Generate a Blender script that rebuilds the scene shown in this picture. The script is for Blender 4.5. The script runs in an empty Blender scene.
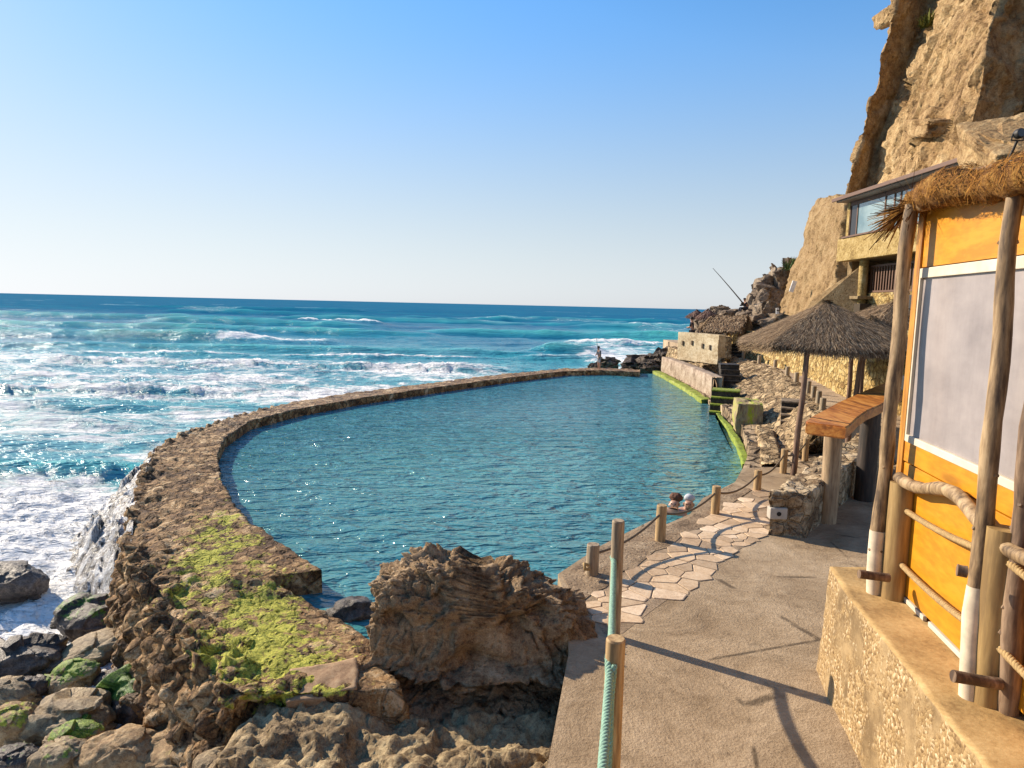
import bpy, bmesh, math, random
import numpy as np
from mathutils import Vector, Matrix, Quaternion

random.seed(7)
rng = np.random.default_rng(7)
scene = bpy.context.scene
COL = scene.collection
R = math.radians

# ------------------------------------------------------------------ camera
F = 680.0
H0 = 79.1
PITCH = math.atan(H0 / F)
ROLL = R(1.33)
CZ = 3.2
fwd = Vector((0, math.cos(PITCH), -math.sin(PITCH)))
up0 = Vector((0, math.sin(PITCH), math.cos(PITCH)))
rt0 = Vector((1, 0, 0))
rt = rt0 * math.cos(ROLL) + up0 * math.sin(ROLL)
up = up0 * math.cos(ROLL) - rt0 * math.sin(ROLL)
CAM = Vector((0, 0, CZ))

def ray(u, v):
    return fwd + rt * ((u - 512) / F) + up * ((384 - v) / F)
def P(u, v, z=0.0):                 # point at height z seen at pixel
    d = ray(u, v)
    return CAM + d * ((z - CZ) / d.z)
def PD(u, v, y):                    # point at depth y
    d = ray(u, v)
    return CAM + d * (y / d.y)
def PX(u, v, x):                    # point on the plane x = const
    d = ray(u, v)
    return CAM + d * (x / d.x)

cd = bpy.data.cameras.new("camera")
cam = bpy.data.objects.new("camera", cd)
COL.objects.link(cam)
cd.sensor_width = 36.0
cd.lens = F / 1024 * 36.0
cd.clip_start = 0.05
cd.clip_end = 60000
M3 = Matrix((rt, up, -fwd)).transposed()
cam.matrix_world = Matrix.Translation(CAM) @ M3.to_4x4()
scene.camera = cam

# ------------------------------------------------------------------ noise (numpy)
def _h(ix, iy, iz, seed):
    with np.errstate(over='ignore'):
        h = (ix.astype(np.int64) * 374761393 + iy.astype(np.int64) * 668265263 + iz.astype(np.int64) * 2147483647 + seed * 974711) & 0xffffffff
        h = ((h ^ (h >> 13)) * 1274126177) & 0xffffffff
        h = ((h ^ (h >> 16)) * 2246822519) & 0xffffffff
        h = h ^ (h >> 15)
    return (h & 0xffffff) / float(0x1000000)
def vnoise(p, seed=0):
    i = np.floor(p).astype(np.int64); f = p - i
    f = f * f * f * (f * (f * 6 - 15) + 10)
    x, y, z = i[:, 0], i[:, 1], i[:, 2]
    r = 0
    for a in (0, 1):
        wx = f[:, 0] if a else 1 - f[:, 0]
        for b in (0, 1):
            wy = f[:, 1] if b else 1 - f[:, 1]
            for c in (0, 1):
                wz = f[:, 2] if c else 1 - f[:, 2]
                r = r + wx * wy * wz * _h(x + a, y + b, z + c, seed)
    return r * 2 - 1
def fbm(p, octv=4, seed=0, gain=0.5, lac=2.07):
    r = 0; a = 1.0; t = 0
    q = np.array(p, float)
    for k in range(octv):
        r = r + a * vnoise(q + k * 17.3, seed + k); t += a
        a *= gain; q = q * lac
    return r / t
def ridged(p, octv=4, seed=0):
    r = 0; a = 1.0; t = 0
    q = np.array(p, float)
    for k in range(octv):
        r = r + a * (1 - np.abs(vnoise(q + k * 9.1, seed + k)) * 2); t += a
        a *= 0.5; q = q * 2.1
    return r / t
def cells(p, seed=0):
    """returns F1, F2, cell random, facet (planar offset per cell)"""
    i = np.floor(p).astype(np.int64)
    n = len(p)
    d1 = np.full(n, 9.0); d2 = np.full(n, 9.0); rnd = np.zeros(n); fac = np.zeros(n)
    for a in (-1, 0, 1):
        for b in (-1, 0, 1):
            for c in (-1, 0, 1):
                x, y, z = i[:, 0] + a, i[:, 1] + b, i[:, 2] + c
                ox, oy, oz = _h(x, y, z, seed + 1), _h(x, y, z, seed + 2), _h(x, y, z, seed + 3)
                q = p - np.stack((x + ox, y + oy, z + oz), 1)
                d = np.sqrt((q * q).sum(1))
                m = d < d1
                d2 = np.where(m, d1, np.minimum(d2, d))
                g = np.stack((_h(x, y, z, seed + 4), _h(x, y, z, seed + 5), _h(x, y, z, seed + 6)), 1) * 2 - 1
                rr = _h(x, y, z, seed + 7)
                fac = np.where(m, (rr - 0.5) + (g * q).sum(1) * 0.9, fac)
                rnd = np.where(m, rr, rnd)
                d1 = np.where(m, d, d1)
    return d1, d2, rnd, fac
def sstep(a, b, x):
    t = np.clip((x - a) / (b - a), 0, 1)
    return t * t * (3 - 2 * t)

# ------------------------------------------------------------------ materials
def new_mat(name):
    m = bpy.data.materials.new(name); m.use_nodes = True
    nt = m.node_tree
    b = nt.nodes["Principled BSDF"]
    return m, nt, b
def N(nt, typ, **kw):
    n = nt.nodes.new(typ)
    for k, v in kw.items(): setattr(n, k, v)
    return n
def c4(c): return (c[0], c[1], c[2], 1.0)
def ramp_node(nt, stops):
    r = N(nt, "ShaderNodeValToRGB")
    e = r.color_ramp.elements
    while len(e) < len(stops): e.new(0.5)
    for k, (p, c) in enumerate(stops):
        e[k].position = p; e[k].color = c4(c)
    return r
def mix(nt, fac, a, b, blend='MIX'):
    m = N(nt, "ShaderNodeMix", data_type='RGBA', blend_type=blend)
    if isinstance(fac, (int, float)): m.inputs[0].default_value = fac
    else: nt.links.new(fac, m.inputs[0])
    for s, x in ((6, a), (7, b)):
        if isinstance(x, tuple): m.inputs[s].default_value = c4(x)
        else: nt.links.new(x, m.inputs[s])
    return m.outputs[2]
def math_n(nt, op, a, b=None, clamp=False):
    m = N(nt, "ShaderNodeMath", operation=op, use_clamp=clamp)
    for s, x in ((0, a), (1, b)):
        if x is None: continue
        if isinstance(x, (int, float)): m.inputs[s].default_value = x
        else: nt.links.new(x, m.inputs[s])
    return m.outputs[0]
def smooth(nt, x, a, b):
    m = N(nt, "ShaderNodeMapRange", interpolation_type='SMOOTHSTEP')
    nt.links.new(x, m.inputs[0]); m.inputs[1].default_value = a; m.inputs[2].default_value = b
    return m.outputs[0]
def noise_n(nt, vec, scale, detail=6, rough=0.6, dist=0.0):
    n = N(nt, "ShaderNodeTexNoise")
    n.inputs["Scale"].default_value = scale; n.inputs["Detail"].default_value = detail
    n.inputs["Roughness"].default_value = rough; n.inputs["Distortion"].default_value = dist
    nt.links.new(vec, n.inputs["Vector"])
    return n.outputs["Fac"]
def vor_n(nt, vec, scale, feature='F1', rand=1.0, out="Distance"):
    n = N(nt, "ShaderNodeTexVoronoi", feature=feature)
    n.inputs["Scale"].default_value = scale
    n.inputs["Randomness"].default_value = rand
    nt.links.new(vec, n.inputs["Vector"])
    return n.outputs[out]
def coords(nt, scale=(1, 1, 1), rot=(0, 0, 0), kind="Object"):
    t = N(nt, "ShaderNodeTexCoord"); m = N(nt, "ShaderNodeMapping")
    m.inputs["Scale"].default_value = scale; m.inputs["Rotation"].default_value = rot
    nt.links.new(t.outputs[kind], m.inputs["Vector"])
    return m.outputs["Vector"]
def attr(nt, name):
    a = N(nt, "ShaderNodeAttribute", attribute_name=name)
    return a.outputs["Fac"]
def bump(nt, b, heights, dist=0.02):
    """heights: list of (socket, strength, distance)"""
    prev = None
    for s, st, d in heights:
        n = N(nt, "ShaderNodeBump")
        n.inputs["Strength"].default_value = st; n.inputs["Distance"].default_value = d
        nt.links.new(s, n.inputs["Height"])
        if prev: nt.links.new(prev, n.inputs["Normal"])
        prev = n.outputs["Normal"]
    nt.links.new(prev, b.inputs["Normal"])

def rock_mat(name, stops, scale=2.0, fine=14.0, rough=0.85, bumps=(0.6, 0.8), bd=(0.06, 0.015), speck=None, pits=0.0, stones=None, jd=0.72, contrast=2.05, stretch=(1, 1, 1), rot=(0, 0, 0), moss=None, moss_attr=None, wet=None):
    m, nt, b = new_mat(name)
    v = coords(nt, stretch, rot)
    n1 = noise_n(nt, v, scale, 8, 0.65, 0.4)
    n2 = noise_n(nt, v, fine, 6, 0.7)
    s = math_n(nt, 'ADD', math_n(nt, 'MULTIPLY', n1, 0.55), math_n(nt, 'MULTIPLY', n2, 0.45))
    s = math_n(nt, 'ADD', math_n(nt, 'MULTIPLY', s, contrast), 0.5 - 0.5 * contrast)
    n4 = noise_n(nt, v, fine * 4.5, 4, 0.7)
    s = math_n(nt, 'ADD', s, math_n(nt, 'MULTIPLY', math_n(nt, 'SUBTRACT', n4, 0.5), 0.75))
    if stones:
        vd = N(nt, "ShaderNodeVectorMath", operation='ADD'); nt.links.new(v, vd.inputs[0])
        nv_ = N(nt, "ShaderNodeTexNoise"); nv_.inputs["Scale"].default_value = stones * 0.9; nt.links.new(v, nv_.inputs["Vector"])
        sc_ = N(nt, "ShaderNodeVectorMath", operation='SCALE'); nt.links.new(nv_.outputs["Color"], sc_.inputs[0]); sc_.inputs["Scale"].default_value = 0.30 / stones
        nt.links.new(sc_.outputs[0], vd.inputs[1])
        se = vor_n(nt, vd.outputs[0], stones, 'DISTANCE_TO_EDGE'); 
        vc = N(nt, "ShaderNodeTexVoronoi"); vc.inputs["Scale"].default_value = stones; nt.links.new(vd.outputs[0], vc.inputs["Vector"])
        sv_ = N(nt, "ShaderNodeSeparateColor"); nt.links.new(vc.outputs["Color"], sv_.inputs[0])
        s = math_n(nt, 'ADD', s, math_n(nt, 'MULTIPLY', math_n(nt, 'SUBTRACT', sv_.outputs[0], 0.5), 0.34))
        joint = smooth(nt, se, 0.015, 0.11)
    rp = ramp_node(nt, stops); nt.links.new(s, rp.inputs[0])
    col = rp.outputs[0]
    if stones:
        col = mix(nt, math_n(nt, 'MULTIPLY', math_n(nt, 'SUBTRACT', 1.0, joint), jd), col, tuple(x * 0.55 for x in stops[0][1]))
    if speck:
        sc, c, lo, hi = speck
        f = smooth(nt, vor_n(nt, v, sc, out="Color") if False else noise_n(nt, v, sc, 3, 0.6), lo, hi)
        col = mix(nt, f, col, c)
    hs = [(n1, bumps[0], bd[0]), (n2, bumps[1], bd[1]), (n4, 0.7, bd[1] * 0.35)]
    if stones: hs.insert(0, (joint, 1.0, 0.22 / stones))
    if pits:
        vv = vor_n(nt, v, fine * 0.8)
        pit = smooth(nt, vv, 0.05, 0.35)
        hs.append((pit, pits, bd[1] * 2))
        col = mix(nt, math_n(nt, 'MULTIPLY', math_n(nt, 'SUBTRACT', 1.0, smooth(nt, vv, 0.03, 0.2)), 0.35), col, tuple(x * 0.45 for x in stops[0][1]))
    if moss:
        mc1, mc2 = moss
        mn = noise_n(nt, v, 5.0, 8, 0.72)
        mf = attr(nt, moss_attr)
        mn = math_n(nt, 'ADD', math_n(nt, 'MULTIPLY', math_n(nt, 'SUBTRACT', mn, 0.5), 2.3), math_n(nt, 'MULTIPLY', math_n(nt, 'SUBTRACT', n2, 0.5), 1.2))
        fac = smooth(nt, math_n(nt, 'SUBTRACT', math_n(nt, 'ADD', math_n(nt, 'MULTIPLY', mf, 1.05), mn), 0.66), -0.06, 0.16)
        mcol = ramp_node(nt, [(0.22, tuple(x * .45 for x in mc1)), (0.42, mc1), (0.58, mc2), (0.82, tuple(min(.8, x * 1.2 + .06) for x in mc2))]); nt.links.new(math_n(nt, 'ADD', math_n(nt, 'MULTIPLY', n2, .9), math_n(nt, 'SUBTRACT', math_n(nt, 'MULTIPLY', n4, 1.0), .45)), mcol.inputs[0])
        col = mix(nt, math_n(nt, 'MULTIPLY', fac, 0.95), col, mcol.outputs[0])
    nt.links.new(col, b.inputs["Base Color"])
    b.inputs["Roughness"].default_value = rough
    if wet is not None:
        w = attr(nt, wet)
        r_ = N(nt, "ShaderNodeMapRange"); nt.links.new(w, r_.inputs[0]); r_.inputs[3].default_value = rough; r_.inputs[4].default_value = 0.22
        nt.links.new(r_.outputs[0], b.inputs["Roughness"])
    b.inputs["Specular IOR Level"].default_value = 0.3
    bump(nt, b, hs)
    return m

def wood_mat(name, c1, c2, c3, scale=6.0, axis=(1, 1, 0.08), rough=0.6, bstr=0.4, knots=True):
    m, nt, b = new_mat(name)
    v = coords(nt, axis)
    n1 = noise_n(nt, v, scale, 6, 0.6, 1.2)
    n2 = noise_n(nt, v, scale * 6, 4, 0.6)
    s = math_n(nt, 'ADD', math_n(nt, 'MULTIPLY', n1, 0.55), math_n(nt, 'MULTIPLY', n2, 0.45))
    rp = ramp_node(nt, [(0.40, c1), (0.5, c2), (0.58, c3)]); nt.links.new(s, rp.inputs[0])
    col = rp.outputs[0]
    if knots:
        vk = coords(nt, (axis[0] * 1.0 + .001, axis[1] + .001, max(axis[2], 0.3)))
        k = smooth(nt, vor_n(nt, vk, scale * 0.7), 0.06, 0.16)
        col = mix(nt, math_n(nt, 'MULTIPLY', math_n(nt, 'SUBTRACT', 1.0, k), 0.55), col, tuple(x * 0.4 for x in c1))
    nt.links.new(col, b.inputs["Base Color"]); b.inputs["Roughness"].default_value = rough
    bump(nt, b, [(s, bstr, 0.01)])
    return m
def plain(name, c, rough=0.6, metal=0.0, var=0.12, scale=12, bstr=0.15):
    m, nt, b = new_mat(name)
    v = coords(nt); n = noise_n(nt, v, scale, 5, 0.6)
    rp = ramp_node(nt, [(0.3, tuple(x * (1 - var) for x in c)), (0.7, tuple(min(1, x * (1 + var)) for x in c))])
    nt.links.new(n, rp.inputs[0]); nt.links.new(rp.outputs[0], b.inputs["Base Color"])
    b.inputs["Roughness"].default_value = rough; b.inputs["Metallic"].default_value = metal
    bump(nt, b, [(n, bstr, 0.01)])
    return m

# ------------------------------------------------------------------ mesh helpers
class MB:
    def __init__(s):
        s.v = []; s.f = []; s.n = 0; s.sm = []; s.at = {}
    def add(s, verts, faces, smooth=False):
        verts = [tuple(x) for x in verts]
        o = s.n
        s.v += verts; s.n += len(verts)
        s.f += [tuple(i + o for i in fc) for fc in faces]
        s.sm += [smooth] * len(faces)
        return o
    def grid(s, arr, smooth=True, close_u=False, flip=False):
        """arr: (nu, nv, 3)"""
        nu, nv = arr.shape[:2]
        o = s.n
        s.v += [tuple(x) for x in arr.reshape(-1, 3)]; s.n += nu * nv
        fs = []
        for i in range(nu if close_u else nu - 1):
            a0 = o + i * nv; a1 = o + ((i + 1) % nu) * nv
            for j in range(nv - 1):
                q = (a0 + j, a1 + j, a1 + j + 1, a0 + j + 1)
                fs.append(q[::-1] if flip else q)
        s.f += fs; s.sm += [smooth] * len(fs)
    def box(s, c, size, rot=None, bev=0.0):
        hx, hy, hz = [k / 2 for k in size]
        if bev:
            bm = bmesh.new(); bmesh.ops.create_cube(bm, size=1)
            for w in bm.verts: w.co = Vector((w.co.x * size[0], w.co.y * size[1], w.co.z * size[2]))
            bmesh.ops.bevel(bm, geom=bm.edges[:] , offset=bev, segments=2, affect='EDGES', profile=0.6)
            bm.verts.index_update()
            vs = [w.co.copy() for w in bm.verts]; fs = [[w.index for w in f.verts] for f in bm.faces]; bm.free()
        else:
            vs = [Vector((x, y, z)) for x in (-hx, hx) for y in (-hy, hy) for z in (-hz, hz)]
            fs = [(0, 1, 3, 2), (4, 6, 7, 5), (0, 4, 5, 1), (2, 3, 7, 6), (0, 2, 6, 4), (1, 5, 7, 3)]
        M = rot if rot is not None else Matrix.Identity(3)
        c = Vector(c)
        s.add([M @ w + c for w in vs], fs)
    def prism(s, poly, z0, z1):
        n = len(poly)
        vs = [(p[0], p[1], z1) for p in poly] + [(p[0], p[1], z0) for p in poly]
        a = sum(poly[i][0] * poly[(i + 1) % n][1] - poly[(i + 1) % n][0] * poly[i][1] for i in range(n))
        fs = [tuple(range(n)), tuple(range(2 * n - 1, n - 1, -1))] + [(i, i + n, (i + 1) % n + n, (i + 1) % n) for i in range(n)]
        if a < 0: fs = [f[::-1] for f in fs]
        s.add(vs, fs)
    def tube(s, pts, rad, n=10, cap=True, wob=0.0, seed=0, smooth=True):
        pts = [Vector(p) for p in pts]
        m = len(pts)
        if isinstance(rad, (int, float)): rad = [rad] * m
        rr = random.Random(seed)
        prev = None; rings = []
        for i, p in enumerate(pts):
            t = (pts[min(i + 1, m - 1)] - pts[max(i - 1, 0)]).normalized()
            if prev is None:
                a = Vector((0, 0, 1)) if abs(t.z) < 0.9 else Vector((1, 0, 0))
                x = t.cross(a).normalized()
            else:
                x = (prev - t * prev.dot(t)).normalized()
            prev = x; y = t.cross(x)
            rings.append([p + (x * math.cos(2 * math.pi * k / n) + y * math.sin(2 * math.pi * k / n)) * rad[i] * (1 + wob * (rr.random() - .5)) for k in range(n)])
        vs = [q for r in rings for q in r]
        fs = [(i * n + k, i * n + (k + 1) % n, (i + 1) * n + (k + 1) % n, (i + 1) * n + k) for i in range(m - 1) for k in range(n)]
        s.add(vs, fs, smooth)
        if cap:
            # separate cap rings so that the rim stays sharp
            s.add(rings[0] , [tuple(range(n - 1, -1, -1))])
            s.add(rings[-1], [tuple(range(n))])
    def build(s, name, mat, parent=None, attrs=None):
        me = bpy.data.meshes.new(name)
        me.from_pydata(s.v, [], s.f)
        if any(s.sm): me.polygons.foreach_set("use_smooth", s.sm)
        for k, a in (attrs or {}).items():
            at = me.attributes.new(k, 'FLOAT', 'POINT'); at.data.foreach_set("value", np.asarray(a, np.float32))
        me.update()
        o = bpy.data.objects.new(name, me); COL.objects.link(o)
        if mat: me.materials.append(mat)
        if parent: o.parent = parent
        return o
def tag(o, label=None, cat=None, group=None, kind=None):
    if label: o["label"] = label
    if cat: o["category"] = cat
    if group: o["group"] = group
    if kind: o["kind"] = kind
    return o
def empty(name, loc=(0, 0, 0), rz=0.0):
    o = bpy.data.objects.new(name, None); COL.objects.link(o)
    o.location = loc; o.rotation_euler = (0, 0, rz); o.empty_display_size = 0.2
    return o
def copy_tree(o, parent=None):
    c = o.copy(); COL.objects.link(c)
    if parent: c.parent = parent
    for ch in [x for x in bpy.data.objects if x.parent == o]: copy_tree(ch, c)
    return c
def resample(pts, n):
    pts = np.array([tuple(p) for p in pts], float)
    d = np.r_[0, np.cumsum(np.linalg.norm(np.diff(pts, axis=0), axis=1))]
    t = np.linspace(0, d[-1], n)
    return np.stack([np.interp(t, d, pts[:, k]) for k in range(pts.shape[1])], 1)
def smooth_curve(pts, n, it=2):
    """Chaikin-corner-cut, then resample"""
    p = np.array([tuple(q) for q in pts], float)
    for _ in range(it):
        a = p[:-1] * .75 + p[1:] * .25; b = p[:-1] * .25 + p[1:] * .75
        q = np.empty((len(a) * 2, p.shape[1])); q[0::2] = a; q[1::2] = b
        p = np.vstack([p[:1], q, p[-1:]])
    return resample(p, n)
def gridnormals(a):
    du = np.gradient(a, axis=0); dv = np.gradient(a, axis=1)
    n = np.cross(du, dv); l = np.linalg.norm(n, axis=2, keepdims=True)
    return n / np.maximum(l, 1e-9)
def rock_mesh(size, seed, sub=5, facet=0.28, fs=1.3, rough=0.05, rfreq=5.0, boxy=0.0):
    bm = bmesh.new(); bmesh.ops.create_icosphere(bm, subdivisions=sub, radius=1.0)
    bm.verts.index_update()
    p = np.array([v.co[:] for v in bm.verts]); fs_ = [[v.index for v in f.verts] for f in bm.faces]; bm.free()
    if boxy:
        q = np.sign(p) * np.abs(p) ** (1 - boxy)
        q /= np.maximum(np.abs(q).max(1, keepdims=True), 1e-9) ** 0.55
        p = q / np.linalg.norm(q, axis=1).mean()
    d1, d2, r, fc = cells(p * fs + seed * 3.7, seed)
    d = facet * fc + 0.12 * fbm(p * 1.4 + seed, 3, seed) + rough * fbm(p * rfreq + seed, 4, seed + 5)
    p = p * (1 + d)[:, None]
    return p * np.array(size), fs_
def add_rock(name, loc, size, seed, mat, rz=0.0, tilt=(0, 0), label=None, cat="rock", group=None, attrs=None, parent=None, smoothf=True, moss=0.0, **kw):
    p, f = rock_mesh(size, seed, **kw)
    mb = MB(); mb.add(p, f, smoothf)
    a = {}
    # moss grows on upward faces
    nz = p[:, 2] / max(1e-6, size[2])
    a["moss"] = np.clip(moss * sstep(-.2, .8, nz + 0.4 * fbm(p * 2.2 + seed, 3, seed)), 0, 1)
    a["wet"] = np.full(len(p), 0.5)
    o = mb.build(name, mat, parent, a)
    o.location = loc; o.rotation_euler = (tilt[0], tilt[1], rz)
    if parent is None: tag(o, label, cat, group)
    return o

exec_parts = []

# ------------------------------------------------------------------ world, sun
SUN_EL = R(27.0)
sun_h = Vector((-0.85, 0.53, 0)).normalized()
world = bpy.data.worlds.new("World"); scene.world = world; world.use_nodes = True
wnt = world.node_tree
bg = wnt.nodes["Background"]
sky = wnt.nodes.new("ShaderNodeTexSky"); sky.sky_type = 'NISHITA'
sky.sun_disc = False
sky.sun_elevation = SUN_EL
sky.sun_rotation = math.atan2(sun_h.x, sun_h.y)
sky.altitude = 0; sky.air_density = 1.0; sky.dust_density = 0.25; sky.ozone_density = 2.5
hs = wnt.nodes.new("ShaderNodeHueSaturation"); hs.inputs["Saturation"].default_value = 1.25
wnt.links.new(sky.outputs[0], hs.inputs["Color"])
# a little sea haze: the lowest few degrees of sky go pale
tcw = wnt.nodes.new("ShaderNodeTexCoord"); spw = wnt.nodes.new("ShaderNodeSeparateXYZ"); wnt.links.new(tcw.outputs["Generated"], spw.inputs[0])
mrw = wnt.nodes.new("ShaderNodeMapRange"); mrw.interpolation_type = 'SMOOTHSTEP'; mrw.inputs[1].default_value = -0.02; mrw.inputs[2].default_value = 0.42; mrw.inputs[3].default_value = 0.9; mrw.inputs[4].default_value = 0.0
wnt.links.new(spw.outputs[2], mrw.inputs[0])
bwn = wnt.nodes.new("ShaderNodeRGBToBW"); wnt.links.new(sky.outputs[0], bwn.inputs[0])
tin = wnt.nodes.new("ShaderNodeVectorMath"); tin.operation = 'SCALE'; tin.inputs[0].default_value = (0.86, 0.92, 1.0); wnt.links.new(bwn.outputs[0], tin.inputs["Scale"])
mxw = wnt.nodes.new("ShaderNodeMix"); mxw.data_type = 'RGBA'; wnt.links.new(mrw.outputs[0], mxw.inputs[0]); wnt.links.new(hs.outputs[0], mxw.inputs[6]); wnt.links.new(tin.outputs[0], mxw.inputs[7])
# soft shoulder so the sky beside the sun keeps its tone
ml1 = wnt.nodes.new("ShaderNodeRGBToBW"); wnt.links.new(mxw.outputs[2], ml1.inputs[0])
ma = wnt.nodes.new("ShaderNodeMath"); ma.operation = 'SUBTRACT'; wnt.links.new(ml1.outputs[0], ma.inputs[0]); ma.inputs[1].default_value = 2.0
mb_ = wnt.nodes.new("ShaderNodeMath"); mb_.operation = 'MAXIMUM'; wnt.links.new(ma.outputs[0], mb_.inputs[0]); mb_.inputs[1].default_value = 0.0
mc_ = wnt.nodes.new("ShaderNodeMath"); mc_.operation = 'MULTIPLY_ADD'; wnt.links.new(mb_.outputs[0], mc_.inputs[0]); mc_.inputs[1].default_value = 0.17; mc_.inputs[2].default_value = 1.0
md_ = wnt.nodes.new("ShaderNodeMath"); md_.operation = 'DIVIDE'; md_.inputs[0].default_value = 1.0; wnt.links.new(mc_.outputs[0], md_.inputs[1])
me_ = wnt.nodes.new("ShaderNodeVectorMath"); me_.operation = 'SCALE'; wnt.links.new(mxw.outputs[2], me_.inputs[0]); wnt.links.new(md_.outputs[0], me_.inputs["Scale"])
wnt.links.new(me_.outputs[0], bg.inputs[0])
bg.inputs[1].default_value = 0.13
sd = bpy.data.lights.new("sun", 'SUN'); so = bpy.data.objects.new("sun", sd); COL.objects.link(so)
sd.energy = 4.8; sd.angle = R(0.6); sd.color = (1.0, 0.86, 0.68)
sdir = Vector((sun_h.x * math.cos(SUN_EL), sun_h.y * math.cos(SUN_EL), math.sin(SUN_EL)))
so.rotation_euler = (-sdir).to_track_quat('-Z', 'Y').to_euler()
so.location = (-20, 10, 20)
scene.view_settings.view_transform = 'Standard'
scene.view_settings.look = 'None'
scene.view_settings.exposure = 0.78
scene.view_settings.gamma = 1.0
scene.cycles.use_denoising = True
scene.cycles.max_bounces = 6
scene.cycles.diffuse_bounces = 3
scene.cycles.caustics_reflective = False; scene.cycles.caustics_refractive = False

SEA = -1.5
POOL = -0.45

# ------------------------------------------------------------------ sea
def build_sea():
    th = np.linspace(R(-62), R(40), 470)
    r = [5.0]
    while r[-1] < 420: r.append(r[-1] * 1.0095 + 0.004)
    while r[-1] < 40000: r.append(r[-1] * 1.09)
    r = np.array(r)
    RR, TT = np.meshgrid(r, th, indexing='ij')
    x = (RR * np.sin(TT)).ravel(); y = (RR * np.cos(TT)).ravel(); rr = RR.ravel()
    p2 = np.stack((x, y, np.zeros_like(x)), 1)
    n1 = fbm(p2 * 0.05, 3, 3); n2 = fbm(p2 * 0.25, 4, 8); n3 = fbm(p2 * np.array((0.8, 1.6, 1)), 4, 12)
    far = 1 - sstep(250, 500, rr)
    far = 1 - sstep(350, 800, rr)
    h = far * (0.22 * n2 + 0.07 * n3 * (1 - sstep(60, 140, rr)))
    pf = p2 * np.array((0.018, 0.055, 1))
    h += far * 0.45 * fbm(pf, 3, 21) * sstep(45, 90, rr)
    foam = np.zeros_like(x); teal = np.zeros_like(x)
    # crests: y0, slope, height, front width, back width, x0, x1, soft, foam on crest, foam in front, teal
    C = [
        (77, 0.015, 1.35, 1.7, 5.0, -90, -31, 6, 0.06, 0.0, 1.0),
        (77.5, 0.015, 0.75, 1.6, 4.0, -34, -20, 3, 1.0, 0.5, 0.6),
        (122, 0.0, 1.4, 2.5, 7.0, -66, -26, 9, 0.15, 0.0, 0.8),
        (128, 0.0, 1.3, 2.0, 6.0, -42, -25, 3, 1.0, 0.4, 0.3),
        (47, 0.03, 0.62, 0.7, 2.2, -33, -1.0, 3, 1.0, 0.9, 0.1),
        (32.5, 0.08, 0.60, 0.6, 1.8, -27, -9.0, 2, 1.0, 0.9, 0.15),
        (39, 0.05, 0.25, 0.6, 1.8, -30, -12.0, 4, 0.9, 0.6, 0.1),
        (16.4, 0.12, 0.50, 0.6, 1.3, -20, -9.6, 1.0, 0.30, 1.0, 0.9),
        (20.5, 0.10, 0.35, 0.7, 1.6, -20, -10.0, 2, 0.15, 0.3, 0.6),
        (24.5, -0.05, 0.3, 0.7, 1.6, -20, -12.5, 1.5, 0.1, 0.2, 0.6),
        (104, 0.02, 1.5, 2.2, 6.0, -14, 30, 6, 0.15, 0.0, 1.0),
        (84, 0.0, 0.9, 1.4, 4.0, 6, 24, 3, 1.0, 0.7, 0.3),
        (68, -0.15, 1.4, 1.5, 3.5, 2.5, 9, 2, 0.5, 0.3, 0.9),
        (60, 0.1, 0.8, 1.2, 3.0, 1.0, 8, 2, 0.8, 0.5, 0.6),
        (150, 0.0, 1.6, 3.0, 8.0, 14, 50, 8, 0.5, 0.1, 0.7),
        (175, 0.02, 1.6, 3.0, 8.0, -30, 10, 10, 0.25, 0.0, 0.5),
        (210, -0.01, 1.5, 4.0, 9.0, -110, -40, 15, 0.2, 0.0, 0.4),
        (230, 0.0, 1.5, 4.0, 9.0, -10, 60, 12, 0.3, 0.0, 0.4),
        (62, 0.02, 0.7, 1.2, 3.5, -48, 2, 6, 0.35, 0.2, 0.8),
        (98, 0.01, 1.0, 1.8, 5.0, -90, -10, 8, 0.25, 0.05, 0.9),
        (140, -0.01, 1.3, 2.6, 7.0, -120, -50, 10, 0.3, 0.0, 0.7),
        (165, 0.01, 1.3, 2.8, 7.0, -60, 20, 12, 0.35, 0.0, 0.6),
        (56, 0.05, 0.4, .9, 2.4, -36, -2, 4, 0.9, 0.5, 0.3),
        (27, 0.0, 0.28, 0.6, 1.6, -22, -10, 2, 0.5, 0.2, 0.5),
        (300, 0.0, 1.6, 5.0, 12.0, -160, -60, 20, 0.15, 0.0, 0.2),
    ]
    for k, (y0, sl, A, wf, wb, x0, x1, so_, fc, ff, te) in enumerate(C):
        q = np.stack((x * 0.055 + k * 7, np.full_like(x, k * 3.1), np.zeros_like(x)), 1)
        q2 = q * np.array((6.0, 1, 1))
        q2[:, 1] += y * 0.5
        yc = y0 + sl * (x - x0) + y0 * 0.035 * fbm(q, 3, k) + min(.7, y0 * 0.008) * fbm(q2, 3, k + 40)
        win = sstep(x0 - so_, x0 + so_, x) * (1 - sstep(x1 - so_, x1 + so_, x))
        win = win * (0.75 + 0.35 * fbm(q * 2.5, 2, k + 60))
        s = y - yc
        w = np.where(s < 0, wf, wb)
        g = np.exp(-(s / w) ** 2)
        turb = 0
        if fc > 0.5 or ff > .6:
            pq = np.stack((x, y, np.zeros_like(x)), 1) * (2.2 if y0 < 60 else 1.1)
            turb = fc * (0.22 * fbm(pq, 4, k + 80) + 0.12 * ridged(pq * 1.3, 3, k + 81) - .12)
        h += win * A * g * (1 + turb * 1.5) - win * 0.12 * A * np.exp(-((s + wf * 2.6) / (wf * 1.5)) ** 2)
        if y0 < 60:
            h += win * ff * 0.36 * A * np.exp(-((s + wf * 1.2) / (wf * 1.3)) ** 2) * (fbm(p2 * 4.5, 5, k + 20) + .3 * ridged(p2 * 4, 3, k + 9))
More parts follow.
